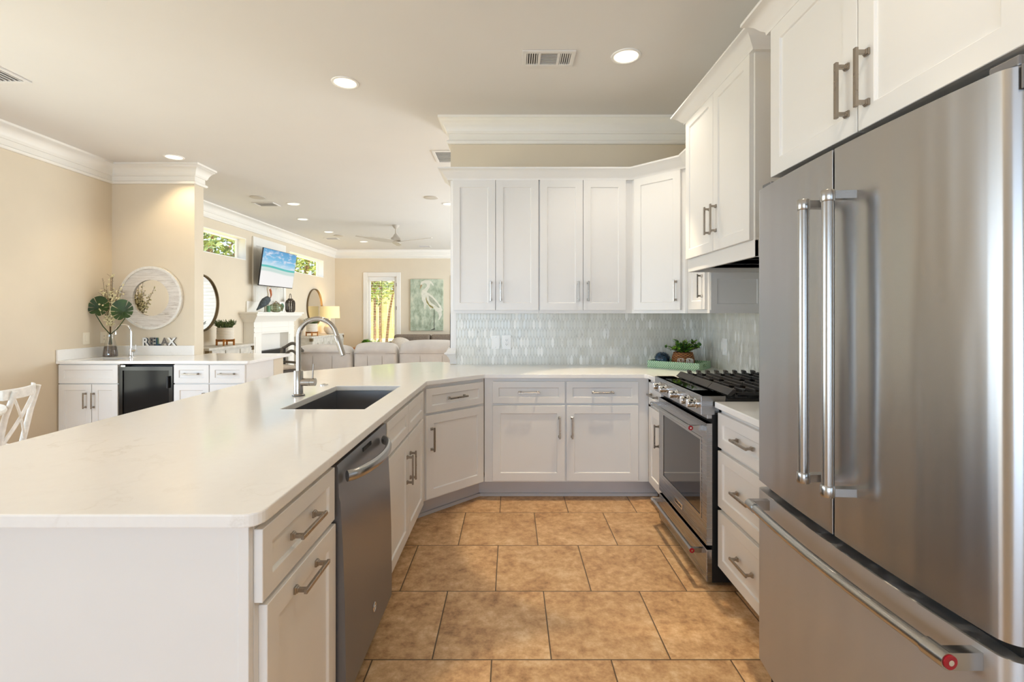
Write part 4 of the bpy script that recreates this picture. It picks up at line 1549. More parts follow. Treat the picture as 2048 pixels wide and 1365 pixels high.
vent(.072, .408, 3.01, 3.20, 'white ceiling vent with dark louvres over the kitchen floor')
vent(-.80, -.40, 4.86, 5.24, 'square return grille in the ceiling beside the back wall cabinets', 1)
vent(-4.05, -3.40, 3.10, 3.43, 'ceiling vent at the far left over the dining side')
vent(-3.82, -3.50, 7.1, 7.35, 'small ceiling grille beside the living room speaker', 1)
vent(-4.05, -3.75, 10.4, 10.6, 'small ceiling grille near the far left corner of the living room', 1)
vent(-2.25, -1.95, 11.6, 11.85, 'small ceiling grille beyond the ceiling fan', 1)
pr = None
for x, y, lab in ((-3.57, 6.80, 'round ceiling speaker next to the living room grille'), (-1.13, 6.82, 'round ceiling speaker left of the back wall cabinets'), (-3.6, 10.1, 'round ceiling speaker between the far downlights')):
    if pr is None:
        pr = thing('ceiling_speaker', lab, 'speaker', (x, y, ZC), 0, 'ceiling speakers')
        mb = MB(); mb.lathe([(.10, -.0005), (.10, -.008), (.09, -.010), (.0001, -.010)], (0, 0, 0), seg=28)
        mb.build('grille', M['fan'], pr, local=True)
    else:
        dup(pr, (x, y, ZC), 0, lab, 'ceiling speakers')

# ceiling fan
fx, fy = -2.134, 8.95
fn = thing('ceiling_fan', 'white three-blade ceiling fan in the living room', 'ceiling fan', (fx, fy, ZC))
mb = MB(); mb.lathe([(.065, 0), (.065, -.012), (.03, -.06), (.014, -.066)], (fx, fy, ZC - .0005))
mb.build('canopy', M['fan'], fn)
mb = MB(); mb.cyl((fx, fy, ZC - .06), (fx, fy, ZC - .17), .014)
mb.build('downrod', M['fan'], fn)
mb = MB(); mb.lathe([(.016, -.10), (.03, -.12), (.062, -.17), (.085, -.185), (.088, -.20), (.088, -.235), (.07, -.25), (.03, -.262), (.0001, -.264)], (fx, fy, ZC - .05))
mb.build('motor', M['fan'], fn)
for ang in (220, 340, 100):
    a = R(ang)
    mb = MB()
    rings = []
    for k in range(11):
        u = k / 10
        r_ = .06 + .70 * u
        w = .038 + .052 * math.sin(PI * min(1, u * 1.15 + .12)) ** .8 if u < .98 else .03
        tw = R(14 - 8 * u)
        sec = []
        for (p, q) in ((-w, -.003), (w, -.003), (w, .003), (-w, .003)):
            sec.append(Vector((r_, p * math.cos(tw) - q * math.sin(tw), ZC - .305 + .03 * u + p * math.sin(tw) + q * math.cos(tw))))
        rings.append(sec)
    mb.loft(rings)
    mb.move(Matrix.Translation((fx, fy, 0)) @ Matrix.Rotation(a, 4, 'Z'))
    mb.build('blade', M['fan'], fn)

# ------------------------------------------------------------------ living room: fireplace, television, mantel pieces
FPX_ = -4.337
FA, FB = 8.15, 9.66
fp = thing('fireplace', 'white panelled fireplace with mantel on the living room left wall', 'fireplace', (XLL, 8.9, 0))
mb = MB()
oy0, oy1, oz = 8.40, 9.42, .99
mb.box(XLL + .001, FPX_, FA, oy0, 0, 1.27).box(XLL + .001, FPX_, oy1, FB, 0, 1.27).box(XLL + .001, FPX_, oy0, oy1, oz, 1.27)
mb.box(XLL + .001, XLL + .02, oy0, oy1, 0, oz)
mb.build('surround', M['trim'], fp, smooth=0, bevel=.004)
mb = MB(); mb.sweep([(0, 1.20), (.02, 1.20), (.03, 1.225), (.07, 1.27), (.10, 1.30), (.11, 1.31), (.11, 1.345), (0, 1.345)], [(XLL + .001, FA), (FPX_, FA), (FPX_, FB), (XLL + .001, FB)])
mb.build('mantel_moulding', M['trim'], fp, smooth=40)
mb = MB(); mb.box(XLL + .001, FPX_ + .14, FA - .14, FB + .14, 1.345, 1.372)
mb.build('mantel_shelf', M['trim'], fp, smooth=0, bevel=.005)
mb = MB()
for z0, z1 in ((1.02, 1.035), (1.10, 1.115)): mb.box(FPX_, FPX_ + .012, FA, FB, z0, z1)
for ya, yb in ((FA + .03, oy0 - .03), (oy1 + .03, FB - .03)): mb.box(FPX_, FPX_ + .010, ya, yb, .14, .95)
mb.build('panel_moulding', M['trim'], fp, smooth=0, bevel=.003)
mb = MB(); mb.box(XLL + .02, FPX_ - .05, oy0 + .02, oy1 - .02, .02, .68)
mb.build('firebox', M['black'], fp, smooth=0)
mb = MB(); mb.box(XLL + .001, XLL + .022, FA + .08, FB + .09, 1.373, 1.56)
mb.build('mantel_back', M['trim'], fp, smooth=0, bevel=.003)
mb = MB()
cy0, cy1 = 8.42, 9.64
mb.box(XLL + .001, XLL + .030, cy0, cy0 + .09, 1.562, 2.70).box(XLL + .001, XLL + .030, cy1 - .09, cy1, 1.562, 2.70).box(XLL + .001, XLL + .030, cy0 + .09, cy1 - .09, 2.55, 2.70)
mb.build('panel_frame', M['trim'], fp, smooth=0, bevel=.003)
mb = MB()
n = 26
for k in range(n):
    a = cy0 + .09 + (cy1 - cy0 - .18) * k / n
    b = cy0 + .09 + (cy1 - cy0 - .18) * (k + 1) / n
    mb.box(XLL + .001, XLL + .016, a + .003, b - .003, 1.562, 2.55)
mb.box(XLL + .001, XLL + .010, cy0 + .09, cy1 - .09, 1.562, 2.55)
mb.build('beadboard', M['trim'], fp, smooth=0)

tv = thing('television', 'flat television tilted on a wall arm above the fireplace, beach picture', 'television', (-4.215, 8.865, 2.17))
Mtv = Matrix.Translation((-4.257, 8.860, 2.160)) @ Matrix.Rotation(R(90 - 3.5), 4, 'Z') @ Matrix.Rotation(R(8), 4, 'X')
# local: x along the screen width, -y to the viewer
def tvb(mb): return mb.move(Mtv)
mb = MB(); mb.box(-.565, .565, 0, .022, -.33, .33).box(-.35, .35, .022, .05, -.26, .12)
tvb(mb).build('casing', M['black'], tv, smooth=0, bevel=.003)
mb = MB(); mb.box(-.557, .557, -.002, .0, -.316, .324)
o = mb.build('screen', M['screen'], tv, smooth=0, local=True)
o.matrix_local = MAT[tv.name].inverted() @ Mtv
mb = MB(); mb.box(-.03, .03, .05, .22, -.10, .0)
tvb(mb).build('wall_arm', M['black'], tv, smooth=0)

MZ = 1.3725
# pelican figure
px_, py_ = -4.275, 8.40
pe = thing('bird_figure', 'slate-feathered pelican figure with rust beak on the mantel', 'figurine', (px_, py_, MZ))
mb = MB()
body = [(-.175, 0, .035), (-.13, 0, .075), (-.06, 0, .145), (.0, 0, .20), (.06, 0, .255), (.085, 0, .30)]
mb.tube(body, [.008, .028, .062, .078, .062, .022], 14, flat=(1, .75))
mb.move(Matrix.Translation((px_, py_, MZ)) @ Matrix.Rotation(R(62), 4, 'Z') @ Matrix.Scale(.92, 4))
mb.build('body', M['slate'], pe)
mb = MB()
nk = [(.07, 0, .285), (.075, 0, .34), (.06, 0, .40), (.055, 0, .44), (.075, 0, .465), (.10, 0, .455)]
mb.tube(nk, [.030, .022, .020, .024, .032, .018], 12)
mb.move(Matrix.Translation((px_, py_, MZ)) @ Matrix.Rotation(R(62), 4, 'Z') @ Matrix.Scale(.92, 4))
mb.build('head', M['pot'], pe)
mb = MB(); mb.tube([(.095, 0, .455), (.115, 0, .40), (.125, 0, .33), (.112, 0, .27)], [.017, .020, .016, .006], 10)
mb.move(Matrix.Translation((px_, py_, MZ)) @ Matrix.Rotation(R(62), 4, 'Z') @ Matrix.Scale(.92, 4))
mb.build('beak', M['rust'], pe)
for s_ in (-1, 1):
    mb = MB(); mb.tube([(.0, s_ * .025, .15), (.01, s_ * .025, .06), (.005, s_ * .025, .004)], .006, 8)
    mb.box(-.01, .045, s_ * .025 - .012, s_ * .025 + .012, 0, .005)
    mb.move(Matrix.Translation((px_, py_, MZ)) @ Matrix.Rotation(R(62), 4, 'Z') @ Matrix.Scale(.92, 4))
    mb.build('leg', M['twig'], pe)
# green tag block
gb = thing('green_block', 'small sea-green wooden block beside the pelican figure', 'block', (-4.33, 8.63, MZ))
mb = MB(); mb.box(-.016, .016, -.035, .035, 0, .115)
mb.build('block', M['greenpaint'], gb, local=True, smooth=0, bevel=.003)
mb = MB(); mb.tube([(0, 0, .115), (.0, -.012, .165), (0, -.03, .20)], .003, 6)
mb.build('cord', M['rope'], gb, local=True)
# glass float in rope net
gf = thing('glass_float', 'pale green glass float in a rope net on the mantel', 'float', (-4.34, 8.92, MZ))
mb = MB(); mb.ball((0, 0, .083), (.12, .12, .082), 24, 16)
mb.build('glass', M['jade'], gf, local=True)
mb = MB()
for k in range(8):
    a = PI * k / 8
    mb.tube([(.122 * math.cos(a) * math.cos(t), .122 * math.sin(a) * math.cos(t), .083 + .083 * math.sin(t)) for t in [2 * PI * j / 28 for j in range(29)]], .0022, 5)
for z in (.045, .083, .121):
    r_ = .122 * math.sqrt(max(0, 1 - ((z - .083) / .083) ** 2))
    mb.tube([(r_ * math.cos(t), r_ * math.sin(t), z) for t in [2 * PI * j / 28 for j in range(29)]], .0022, 5)
mb.tube([(0, -.10, .13), (.0, -.03, .185), (0, 0, .205), (.02, .04, .17), (.05, .10, .08), (.06, .12, .03)], .006, 7)
mb.build('net', M['rope'], gf, local=True)
# coral plaque
cq = thing('coral_plaque', 'white plaque with green coral fan leaning between float and lantern', 'plaque', (-4.36, 9.20, MZ))
mb = MB(); mb.box(-.012, .0, -.10, .10, 0, .20)
mb.build('board', M['white'], cq, local=True, smooth=0, bevel=.003)
mb = MB()
rnd = random.Random(5)
for k in range(13):
    a = R(-65 + 130 * k / 12)
    e = Vector((.003, .085 * math.sin(a) * 1.0, .03 + .145 * math.cos(a * .8)))
    mb.tube([(.003, 0, .02), (.003, e.y * .5, e.z * .55), e], [.005, .004, .002], 5)
    for j in range(3):
        p = Vector((.003, e.y * (.45 + .18 * j), .02 + (e.z - .02) * (.5 + .17 * j)))
        mb.tube([p, p + Vector((0, rnd.uniform(-.02, .02), .022))], [.003, .0015], 5)
mb.build('coral', M['greenpaint'], cq, local=True)
# lantern
ln = thing('lantern', 'brown slatted wooden lantern at the right end of the mantel', 'lantern', (-4.34, 9.50, MZ))
mb = MB(); mb.lathe([(.065, 0), (.072, .01), (.072, .018), (.06, .018)], (0, 0, 0)).lathe([(.072, .225), (.072, .235), (.05, .252), (.045, .27), (.0001, .272)], (0, 0, 0))
mb.build('frame', M['lantern'], ln, local=True)
mb = MB()
for k in range(12):
    a = 2 * PI * k / 12
    mb.tube([(.068 * math.cos(a), .068 * math.sin(a), .012), (.082 * math.cos(a), .082 * math.sin(a), .05), (.082 * math.cos(a), .082 * math.sin(a), .19), (.068 * math.cos(a), .068 * math.sin(a), .23)], .0095, 6)
for z in (.05, .19): mb.tube([(.083 * math.cos(t), .083 * math.sin(t), z) for t in [2 * PI * j / 24 for j in range(25)]], .005, 6)
mb.build('slats', M['lantern'], ln, local=True)
mb = MB(); mb.tube([(0, .045 * math.cos(t), .265 + .10 * math.sin(t)) for t in [PI * j / 14 for j in range(15)]], .006, 7)
mb.build('handle', M['lantern'], ln, local=True)
mb = MB(); mb.cyl((0, 0, .018), (0, 0, .12), .03)
mb.build('candle', M['pot'], ln, local=True)


# consoles
def console(label, ya, yb):
    x0, x1, zt = XLL + .02, -4.12, .87
    t = thing('console_cabinet', label, 'console', ((x0 + x1) / 2, (ya + yb) / 2, 0), 0, None)
    mb = MB(); mb.box(x0, x1 + .015, ya - .015, yb + .015, zt - .035, zt)
    mb.build('top', M['console'], t, smooth=0, bevel=.004)
    mb = MB(); mb.box(x0, x1, ya, yb, .10, zt - .035)
    mb.build('carcass', M['console'], t, smooth=0)
    n = 3
    w = (yb - ya) / n
    for k in range(n):
        mb = MB()
        a, b = ya + k * w + .012, ya + (k + 1) * w - .012
        mb.box(x1, x1 + .012, a, b, .13, .20).box(x1, x1 + .012, a, b, zt - .14, zt - .055).box(x1, x1 + .012, a, a + .06, .20, zt - .14).box(x1, x1 + .012, b - .06, b, .20, zt - .14)
        m_ = (a + b) / 2
        mb.tube([(x1 + .006, a + .06, .45), (x1 + .006, m_, zt - .14), (x1 + .006, b - .06, .45), (x1 + .006, m_, .20), (x1 + .006, a + .06, .45)], .010, 6)
        d = mb.build('door', M['console'], t, smooth=30)
        mb = MB(); mb.ball((x1 + .024, b - .03, .5), .012)
        mb.build('knob', M['bronze'], d)
    mb = MB()
    for y in (ya - .016, yb - .05):
        mb.box(x1 - .04, x1 + .017, y, y + .066, zt - .10, zt - .036)
    mb.build('corner_bracket', M['bronze'], t, smooth=0)
    for (x, y) in ((x0 + .03, ya + .03), (x1 - .03, ya + .03), (x0 + .03, yb - .03), (x1 - .03, yb - .03)):
        mb = MB(); mb.tube([(x, y, 0.001), (x, y, .10)], [.015, .024], 10)
        mb.build('leg', M['console'], t)


console('distressed white console cabinet left of the fireplace', 6.58, 7.70)
console('distressed white console cabinet right of the fireplace, under the lamp', 9.98, 11.85)


def planter(loc, label1, label2, k=1.0, seed=1):
    t = thing('planter', label1, 'planter', loc)
    mb = MB()
    for a in (0, 90, 180, 270):
        c, s = math.cos(R(a + 20)), math.sin(R(a + 20))
        mb.extr([(c * .125 - s * .011, s * .125 + c * .011, 0), (c * .125 + s * .011, s * .125 - c * .011, 0), (c * .100 + s * .011, s * .100 - c * .011, 0), (c * .100 - s * .011, s * .100 + c * .011, 0)], (0, 0, .095))
    for a in (20, 110):
        c, s = math.cos(R(a)), math.sin(R(a))
        mb.extr([(-c * .11 - s * .012, -s * .11 + c * .012, .055), (c * .11 - s * .012, s * .11 + c * .012, .055), (c * .11 + s * .012, s * .11 - c * .012, .055), (-c * .11 + s * .012, -s * .11 - c * .012, .055)], (0, 0, .035))
    mb.build('stand', M['wood'], t, local=True, smooth=0)
    prof = []
    for j in range(16):
        z = .0905 + .175 * j / 15
        prof.append((.112 + (.004 if j % 2 else 0), z))
    mb = MB(); mb.lathe(prof + [(.106, .2655), (.106, .245), (.001, .245)], (0, 0, 0), seg=32)
    mb.build('pot', M['pot'], t, local=True)
    p = thing('sprig_plant', label2, 'plant', (loc[0], loc[1], loc[2] + .246))
    rnd = random.Random(seed)
    mb = MB()
    for q in range(150):
        a = rnd.uniform(0, 2 * PI); r_ = .09 * math.sqrt(rnd.random())
        b = Vector((r_ * math.cos(a), r_ * math.sin(a), .0))
        out = Vector((math.cos(a) * rnd.uniform(.3, 1.2), math.sin(a) * rnd.uniform(.3, 1.2), rnd.uniform(.4, 1.2))).normalized()
        L = rnd.uniform(.07, .15)
        mid = b + out * L * .6 + Vector((0, 0, .03)); e = b + out * L + Vector((0, 0, -.01))
        mb.leaf(b, mid - b, (0, 0, 1), L * .7, .012)
        for j in range(4):
            mb.leaf(b.lerp(mid, .4 + .2 * j), out + Vector((rnd.uniform(-.8, .8), rnd.uniform(-.8, .8), .2)), (0, 0, 1), .05, .013)
    mb.build('foliage', M['grassleaf'], p, local=True, smooth=0)


planter((-4.27, 7.22, .8705), 'ribbed white pot on a wooden stand, left of the fireplace', 'grey-green sprig plant in the pot left of the fireplace', seed=2)
planter((-4.27, 10.36, .8705), 'ribbed white pot on a wooden stand, behind the kitchen faucet', 'grey-green sprig plant in the pot beside the table lamp', seed=4)
# table lamp
tlx, tly = -4.26, 11.35
lp = thing('table_lamp', 'lit table lamp with round white base on the far console', 'lamp', (tlx, tly, .8705))
mb = MB(); mb.lathe([(.06, 0), (.075, .01), (.125, .07), (.135, .12), (.115, .18), (.06, .225), (.022, .245), (.018, .40), (.0001, .40)], (0, 0, 0))
mb.build('base', M['pot'], lp, local=True)
mb = MB(); mb.lathe([(.225, .375), (.215, .650)], (0, 0, 0), seg=36, cap=False).lathe([(.222, .375), (.212, .650)], (0, 0, 0), seg=36, cap=False)
mb.build('lamp_shade', M['shade'], lp, local=True)
lamp('table_lamp_bulb', 'POINT', (tlx, tly, 1.40), 7, (1, .72, .38), radius=.05)


def round_mirror(label, yc):
    t = thing('round_mirror', label, 'mirror', (XLL, yc, 1.50), 0)
    mb = MB(); mb.lathe([(.405, .001), (.42, .001), (.42, .035), (.405, .035), (.398, .02), (.405, .001)], (XLL, yc, 1.50), (1, 0, 0), 56, cap=False)
    mb.build('frame', M['bronze'], t)
    mb = MB(); mb.lathe([(.0001, .004), (.404, .004), (.404, .012), (.0001, .012)], (XLL, yc, 1.50), (1, 0, 0), 56)
    mb.build('glass', M['mirror'], t)


round_mirror('thin-framed round wall mirror at the edge of the bar wall, above the console', 7.01)
round_mirror('thin-framed round wall mirror behind the lit table lamp', 11.09)

# ------------------------------------------------------------------ bird canvas
PX0, PX1, PZ0, PZ1 = -2.575, -1.735, .915, 2.235
cv = thing('bird_canvas', 'tall green canvas with a painted white egret on the far wall', 'painting', ((PX0 + PX1) / 2, YF - .02, (PZ0 + PZ1) / 2))
mb = MB(); mb.box(PX0, PX1, YF - .04, YF - .001, PZ0, PZ1)
mb.build('canvas', M['canvas'], cv, smooth=0, bevel=.003)


def stroke(mb, pts, y, mi=0):
    vs = [Vector((PX0 + (PX1 - PX0) * u, y, PZ1 - (PZ1 - PZ0) * v)) for u, v in pts]
    mb.extr(vs, (0, .002, 0), mi)


mpaint = [paint('egret_white_paint', rgb(222, 220, 204), .7, .06, 18), paint('egret_shadow_paint', rgb(176, 178, 158), .7, .1, 14), paint('egret_ochre_paint', rgb(150, 140, 84), .7, .1, 14), paint('egret_line_paint', rgb(96, 100, 86), .7, .1, 14), paint('egret_beak_paint', rgb(176, 136, 80), .7, .05)]
mb = MB()
yf = YF - .0425
stroke(mb, [(.33, .27), (.36, .22), (.44, .185), (.50, .14), (.50, .10), (.44, .075), (.38, .09), (.33, .13), (.30, .10), (.34, .05), (.44, .02), (.56, .02), (.64, .045), (.70, .10), (.72, .135), (.66, .11), (.62, .075), (.60, .10), (.59, .16), (.54, .21), (.50, .25), (.58, .28), (.70, .34), (.82, .43), (.93, .52), (.98, .60), (.95, .63), (.96, .70), (.90, .78), (.84, .80), (.87, .72), (.84, .64), (.78, .62), (.74, .58), (.66, .56), (.62, .60), (.58, .57), (.54, .50), (.48, .49), (.44, .60), (.42, .55), (.40, .46), (.35, .40)], yf)
stroke(mb, [(.56, .32), (.66, .36), (.80, .46), (.90, .55), (.86, .56), (.74, .50), (.64, .46), (.57, .40)], yf - .0022, 1)
stroke(mb, [(.48, .33), (.50, .40), (.58, .49), (.70, .54), (.70, .57), (.60, .54), (.50, .46), (.47, .39)], yf - .0022, 2)
stroke(mb, [(.33, .105), (.36, .115), (.32, .165), (.295, .19), (.29, .185)], yf - .0022, 4)
stroke(mb, [(.715, .60), (.735, .60), (.735, .96), (.715, .96)], yf, 3)
stroke(mb, [(.655, .60), (.67, .60), (.68, .70), (.64, .80), (.56, .90), (.55, .89), (.62, .79), (.66, .70)], yf, 1)
stroke(mb, [(.735, .95), (.68, .965), (.62, .985), (.62, .995), (.72, .985), (.76, .97)], yf, 3)
mb.build('painted_egret', mpaint, cv, smooth=0)

# ------------------------------------------------------------------ sofas and green plant
SY = 6.30
sf = thing('leather_sofa', 'pale grey leather reclining sofa seen from behind, beyond the peninsula', 'sofa', (-1.7, SY + .4, 0))
secs = ((-2.84, -2.075, .945), (-2.065, -1.485, .975), (-1.475, -.60, 1.005))
mb = MB(); mb.box(-2.84, .15, SY + .10, SY + .90, .002, .45)
mb.build('base', M['leather'], sf, smooth=0, bevel=.03, seg=3)
for i, (a, b, zt) in enumerate(secs + ((-.59, .15, 1.0),)):
    mb = MB()
    rings = []
    n = 9
    for k in range(n + 1):
        u = k / n
        x = a + (b - a) * u
        e = 1 - abs(2 * u - 1) ** 6
        sag = .022 * (1 - math.sin(PI * (.06 + .88 * u)))
        z_t = zt - sag - .032 * (1 - e)
        ring = []
        for (yy_, zz_) in ((SY + .12, .30), (SY + .01, .32), (SY + .0, .60), (SY + .004, .815), (SY - .012 * e, .83), (SY - .03 * e, z_t - .085), (SY + .02, z_t - .02), (SY + .09, z_t), (SY + .19, z_t - .015), (SY + .26, z_t - .10), (SY + .28, .82), (SY + .22, .45)):
            ring.append((x, yy_, zz_))
        rings.append(ring)
    mb.loft(rings)
    w = b - a
    o = mb.build('backrest', M['leather'], sf, smooth=50)
    md = o.modifiers.new('soft', 'SUBSURF'); md.levels = 1; md.render_levels = 2
    mb = MB()
    for f in (.33, .66):
        mb.tube([(a + w * f, SY + .0, .33), (a + w * f, SY - .002, .60), (a + w * f, SY + .002, .81)], .003, 5)
    mb.tube([(a + .02, SY - .002, .822), (b - .02, SY - .002, .822)], .004, 5)
    mb.build('seam', M['seam'], o)
for a in (-3.0, .16):
    mb = MB(); mb.box(a, a + .15, SY + .14, SY + .95, .002, .62)
    mb.build('armrest', M['leather'], sf, smooth=30, bevel=.05, seg=3)

s2 = thing('taupe_sofa', 'taupe fabric sofa under the bird canvas', 'sofa', (-1.9, 11.2, 0))
mb = MB(); mb.box(-3.05, .3, 11.0, 11.9, .002, .44)
mb.build('base', M['taupe'], s2, smooth=0, bevel=.03, seg=3)
mb = MB(); mb.box(-2.85, .3, 11.9, 12.15, .08, .80)
mb.build('back', M['taupe'], s2, smooth=0, bevel=.04, seg=3)
for a, b in ((-2.83, -1.95), (-1.94, -1.05), (-1.04, -.2)):
    mb = MB(); mb.box(a, b, 11.62, 11.88, .44, .845)
    mb.build('back_cushion', M['taupe'], s2, smooth=0, bevel=.06, seg=4)
mb = MB(); mb.box(-3.07, -2.87, 11.0, 12.1, .08, .66)
mb.build('armrest', M['taupe'], s2, smooth=0, bevel=.06, seg=4)
mb = MB(); mb.ball((0, 0, 0), (.26, .10, .17), 18, 12)
mb.move(Matrix.Translation((-2.56, 11.36, .62)) @ Matrix.Rotation(R(20), 4, 'Y') @ Matrix.Rotation(R(-25), 4, 'X'))
tag(mb.build('throw_pillow', M['linen']), 'pale throw pillow at the left end of the taupe sofa', 'pillow')

et = thing('side_table', 'small round side table behind the leather sofa', 'table', (-2.62, 8.75, 0))
mb = MB(); mb.lathe([(.24, .715), (.25, .72), (.25, .735), (.24, .74), (.0001, .74)], (0, 0, 0), seg=32)
mb.build('table_top', M['wood'], et, local=True)
mb = MB(); mb.lathe([(.16, .001), (.16, .02), (.03, .04), (.025, .4), (.03, .715)], (0, 0, 0))
mb.build('pedestal', M['wood'], et, local=True)
gp = thing('bushy_plant', 'small bright green plant in front of the glazed door', 'plant', (-2.62, 8.75, .741))
mb = MB(); mb.lathe([(.05, 0), (.07, .01), (.085, .06), (.08, .06), (.001, .055)], (0, 0, 0))
mb.build('bowl', M['leafdark'], gp, local=True)
mb = MB(); mb2 = MB()
rnd = random.Random(21)
for k in range(260):
    a = rnd.uniform(0, 2 * PI); e = rnd.uniform(.05, 1.35)
    d = Vector((math.cos(a) * math.cos(e), math.sin(a) * math.cos(e), math.sin(e)))
    (mb if rnd.random() < .55 else mb2).leaf(Vector((0, 0, .045)) + Vector((d.x * .075, d.y * .075, d.z * .055)), d + Vector((0, 0, .2)), (0, 0, 1), rnd.uniform(.03, .055), .022)
mb.build('young_leaves', M['leafbright'], gp, local=True, smooth=0)
mb2.build('leaves', M['leafmid'], gp, local=True, smooth=0)


# ------------------------------------------------------------------ bar stools and dining chair
def stool(label, loc, rz):
    t = thing('bar_stool', label, 'stool', loc, rz)
    zs = .655
    mb = MB(); mb.box(-.20, .20, -.20, .20, zs - .05, zs)
    mb.build('seat_frame', M['stoolwood'], t, local=True, smooth=0, bevel=.006)
    mb = MB(); mb.box(-.195, .195, -.195, .16, zs, zs + .055)
    mb.build('cushion', M['linen'], t, local=True, smooth=30, bevel=.025, seg=3)
    for sx in (-1, 1):
        mb = MB(); mb.tube([(sx * .20, .20, .001), (sx * .19, .185, zs), (sx * .19, .205, .80), (sx * .19, .225, .89)], [.018, .021, .019, .016], 8)
        mb.build('leg', M['stoolwood'], t, local=True)
        mb = MB(); mb.tube([(sx * .20, -.20, .001), (sx * .185, -.185, zs - .02)], [.017, .022], 8)
        mb.build('leg', M['stoolwood'], t, local=True)
    mb = MB()
    pts = []
    for k in range(21):
        u = k / 20 * 2 - 1
        pts.append((u * .235, .228 + .02 * (1 - u * u), .893 + .072 * math.cos(u * PI * .5) ** 2 - .012 * (abs(u) > .85)))
    mb.tube(pts, .020, 10, flat=(1.0, .7))
    mb.build('crest_rail', M['stoolwood'], t, local=True)
    mb = MB()
    mb.tube([(u * .2, .214 + .02 * (1 - u * u), .80 + .072 * math.cos(u * PI * .5) ** 2) for u in [k / 10 - 1 for k in range(21)]], .018, 10, flat=(1.0, .6))
    mb.box(-.18, .18, .205, .222, .715, .745)
    mb.build('back_splat', M['stoolwood'], t, local=True, smooth=0, bevel=.004)
    mb = MB()
    for sx in (-1, 1): mb.cyl((sx * .197, -.19, .25), (sx * .197, .19, .25), .011, 8)
    mb.cyl((-.19, -.192, .20), (.19, -.192, .20), .011, 8).cyl((-.19, .192, .30), (.19, .192, .30), .011, 8)
    mb.build('stretcher', M['stoolwood'], t, local=True)


stool('grey wooden bar stool with curved crest at the far side of the wet bar', (-2.90, 5.92, 0), R(-32))

ch = thing('dining_chair', 'whitewashed cross-back dining chair at the left edge', 'chair', (-3.54, 3.18, 0), R(-65))
ch.scale = (.94, .94, .94)
mb = MB(); mb.lathe([(.0001, .43), (.19, .43), (.205, .44), (.205, .455), (.19, .465), (.0001, .462)], (0, 0, 0), seg=32)
mb.build('seat', M['chairwood'], ch, local=True)
tops = {}
for sx in (-1, 1):
    mb = MB(); mb.tube([(sx * .185, .235, .001), (sx * .175, .19, .45), (sx * .185, .235, .70), (sx * .175, .285, .885)], [.017, .020, .018, .016], 12)
    mb.build('leg', M['chairwood'], ch, local=True)
    mb = MB(); mb.tube([(sx * .175, -.185, .001), (sx * .15, -.15, .44)], [.015, .019], 12)
    mb.build('leg', M['chairwood'], ch, local=True)
mb = MB()
rings = []
for k in range(17):
    u = k / 16 * 2 - 1
    x = u * .225; y = .292 - .06 * u * u; z = .865
    rings.append([(x, y - .011, z - .035), (x, y + .011, z - .037), (x, y + .014, z + .033), (x, y - .008, z + .037)])
mb.loft(rings)
mb.build('top_rail', M['chairwood'], ch, local=True, bevel=.005)
for sx in (-1, 1):
    mb = MB()
    pts = []
    for k in range(11):
        u = k / 10
        pts.append((sx * (.165 - .33 * u), .205 + .065 * u + .012 * math.sin(PI * u), .50 + .355 * (u)))
    mb.tube(pts, .015, 8, flat=(1.1, .5))
    mb.build('cross_slat', M['chairwood'], ch, local=True)
mb = MB()
for sx in (-1, 1): mb.cyl((sx * .165, -.17, .2), (sx * .18, .21, .2), .010, 8)
mb.cyl((-.165, -.17, .24), (.165, -.17, .24), .010, 8)
mb.build('stretcher', M['chairwood'], ch, local=True)

dt = thing('dining_table', 'round white dining table just entering at the left edge', 'table', (-3.62, 2.60, 0))
mb = MB(); mb.lathe([(.0001, .715), (.60, .715), (.625, .722), (.63, .735), (.625, .748), (.60, .752), (.0001, .752)], (0, 0, 0), seg=56)
mb.build('table_top', M['chairwood'], dt, local=True)
mb = MB(); mb.lathe([(.28, .001), (.28, .03), (.10, .07), (.06, .12), (.075, .35), (.05, .50), (.07, .66), (.20, .714)], (0, 0, 0), seg=28)
mb.build('pedestal', M['chairwood'], dt, local=True)

# ------------------------------------------------------------------ outside
mb = MB()
for k in range(60):
    mb.box(-16 + k * .3, -15.72 + k * .3, 31.0, 31.04, -.198, 2.9)
mb.box(-16, 2, 31.04, 31.10, .3, .42).box(-16, 2, 31.04, 31.10, 2.2, 2.32)
tag(mb.build('garden_fence', M['fence'], smooth=0), 'tan boundary fence behind the tree trunks, seen through the glazed door', 'fence')
mb = MB(); mb.box(-40, 40, YF + .25, 60, -.30, -.20).box(-40, -4.75, -10, YF + .25, -.30, -.20)
struct('ground', mb, M['lawn'])


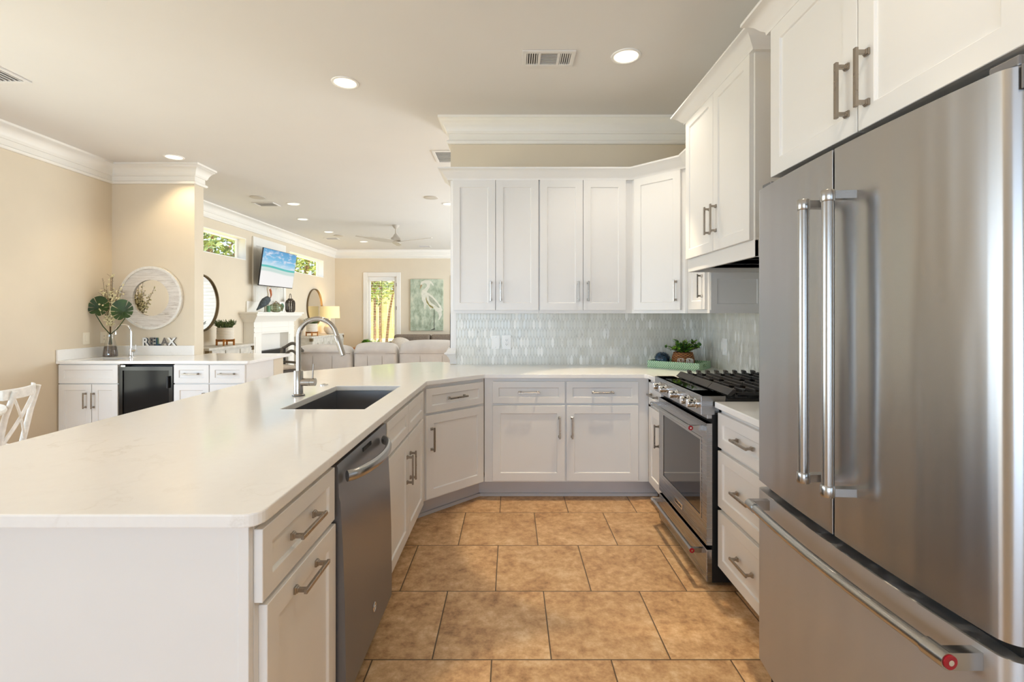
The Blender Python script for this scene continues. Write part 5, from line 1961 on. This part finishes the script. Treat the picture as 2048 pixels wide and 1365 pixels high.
def tree(label, loc, h, r, m, seed, n=1500, tr_=.16, lean=0.0, leaf=.22):
    t = thing('tree', label, 'tree', loc)
    rnd = random.Random(seed)
    mb = MB()
    mb.tube([(0, 0, 0), (lean * .3, 0, h * .3), (lean, 0, h * .65)], [tr_, tr_ * .8, tr_ * .5], 10)
    for k in range(5):
        a = rnd.uniform(0, 2 * PI)
        mb.tube([(lean * .7, 0, h * .5), (lean + math.cos(a) * r * .6, math.sin(a) * r * .6, h * .75)], [tr_ * .4, tr_ * .15], 6)
    mb.build('trunk', M['bark'], t, local=True)
    mb = MB()
    for k in range(n):
        d = Vector((rnd.gauss(0, 1), rnd.gauss(0, 1), rnd.gauss(0, 1))).normalized() * (rnd.random() ** .45)
        p = Vector((lean + d.x * r, d.y * r, h * .72 + d.z * h * .30))
        p += Vector((math.sin(p.z * 3 + seed), math.cos(p.x * 3), math.sin(p.y * 2))) * .25
        mb.leaf(p, (rnd.uniform(-1, 1), rnd.uniform(-1, 1), rnd.uniform(-1, .5)), (rnd.uniform(-1, 1), rnd.uniform(-1, 1), 1), leaf * rnd.uniform(.7, 1.4), leaf * .6)
    mb.build('crown', m, t, local=True, smooth=0)


G = 'trees outside the windows'
GZ = -.2
tree('leafy oak seen through the high window left of the television', (-9.6, 15.4, GZ), 5.8, 2.9, M['foliage2'], 1, 2500, leaf=.24)
tree('leafy oak seen through the high window right of the television', (-10.8, 25.4, GZ), 6.4, 3.2, M['foliage'], 2, 2700, leaf=.26)
tree('bare-trunked tree left of centre behind the slatted door blind', (-4.85, 17.2, GZ), 4.6, 1.0, M['foliage'], 3, 700, .06)
tree('second thin trunk close beside it behind the door blind', (-5.5, 20.3, GZ), 5.2, 1.3, M['foliage2'], 4, 800, .055)
tree('leaning trunk at the right side of the slatted door blind', (-6.2, 24.0, GZ), 5.6, 1.1, M['foliage'], 5, 900, .075, 0.55)
tree('distant tree far beyond the glazed door', (-10.5, 40, GZ), 7, 3.5, M['foliage'], 6, 1500, .25, 0, .4)
for k in range(3):
    t = thing('shrub', ('low olive shrub at the left foot of the glazed door view', 'low olive shrub at the middle of the glazed door view', 'low olive shrub at the right of the glazed door view')[k], 'shrub', (-5.35 + k * .85, 15.4 + .35 * k, GZ))
    rnd = random.Random(30 + k)
    mb = MB()
    for q in range(420):
        d = Vector((rnd.gauss(0, 1), rnd.gauss(0, 1), abs(rnd.gauss(0, 1)))).normalized() * rnd.random() ** .5
        mb.leaf((d.x * .38, d.y * .38, .05 + d.z * .62), (rnd.uniform(-1, 1), rnd.uniform(-1, 1), rnd.uniform(-.2, 1)), (0, 0, 1), .16, .09)
    mb.build('foliage', M['foliage2'], t, local=True, smooth=0)
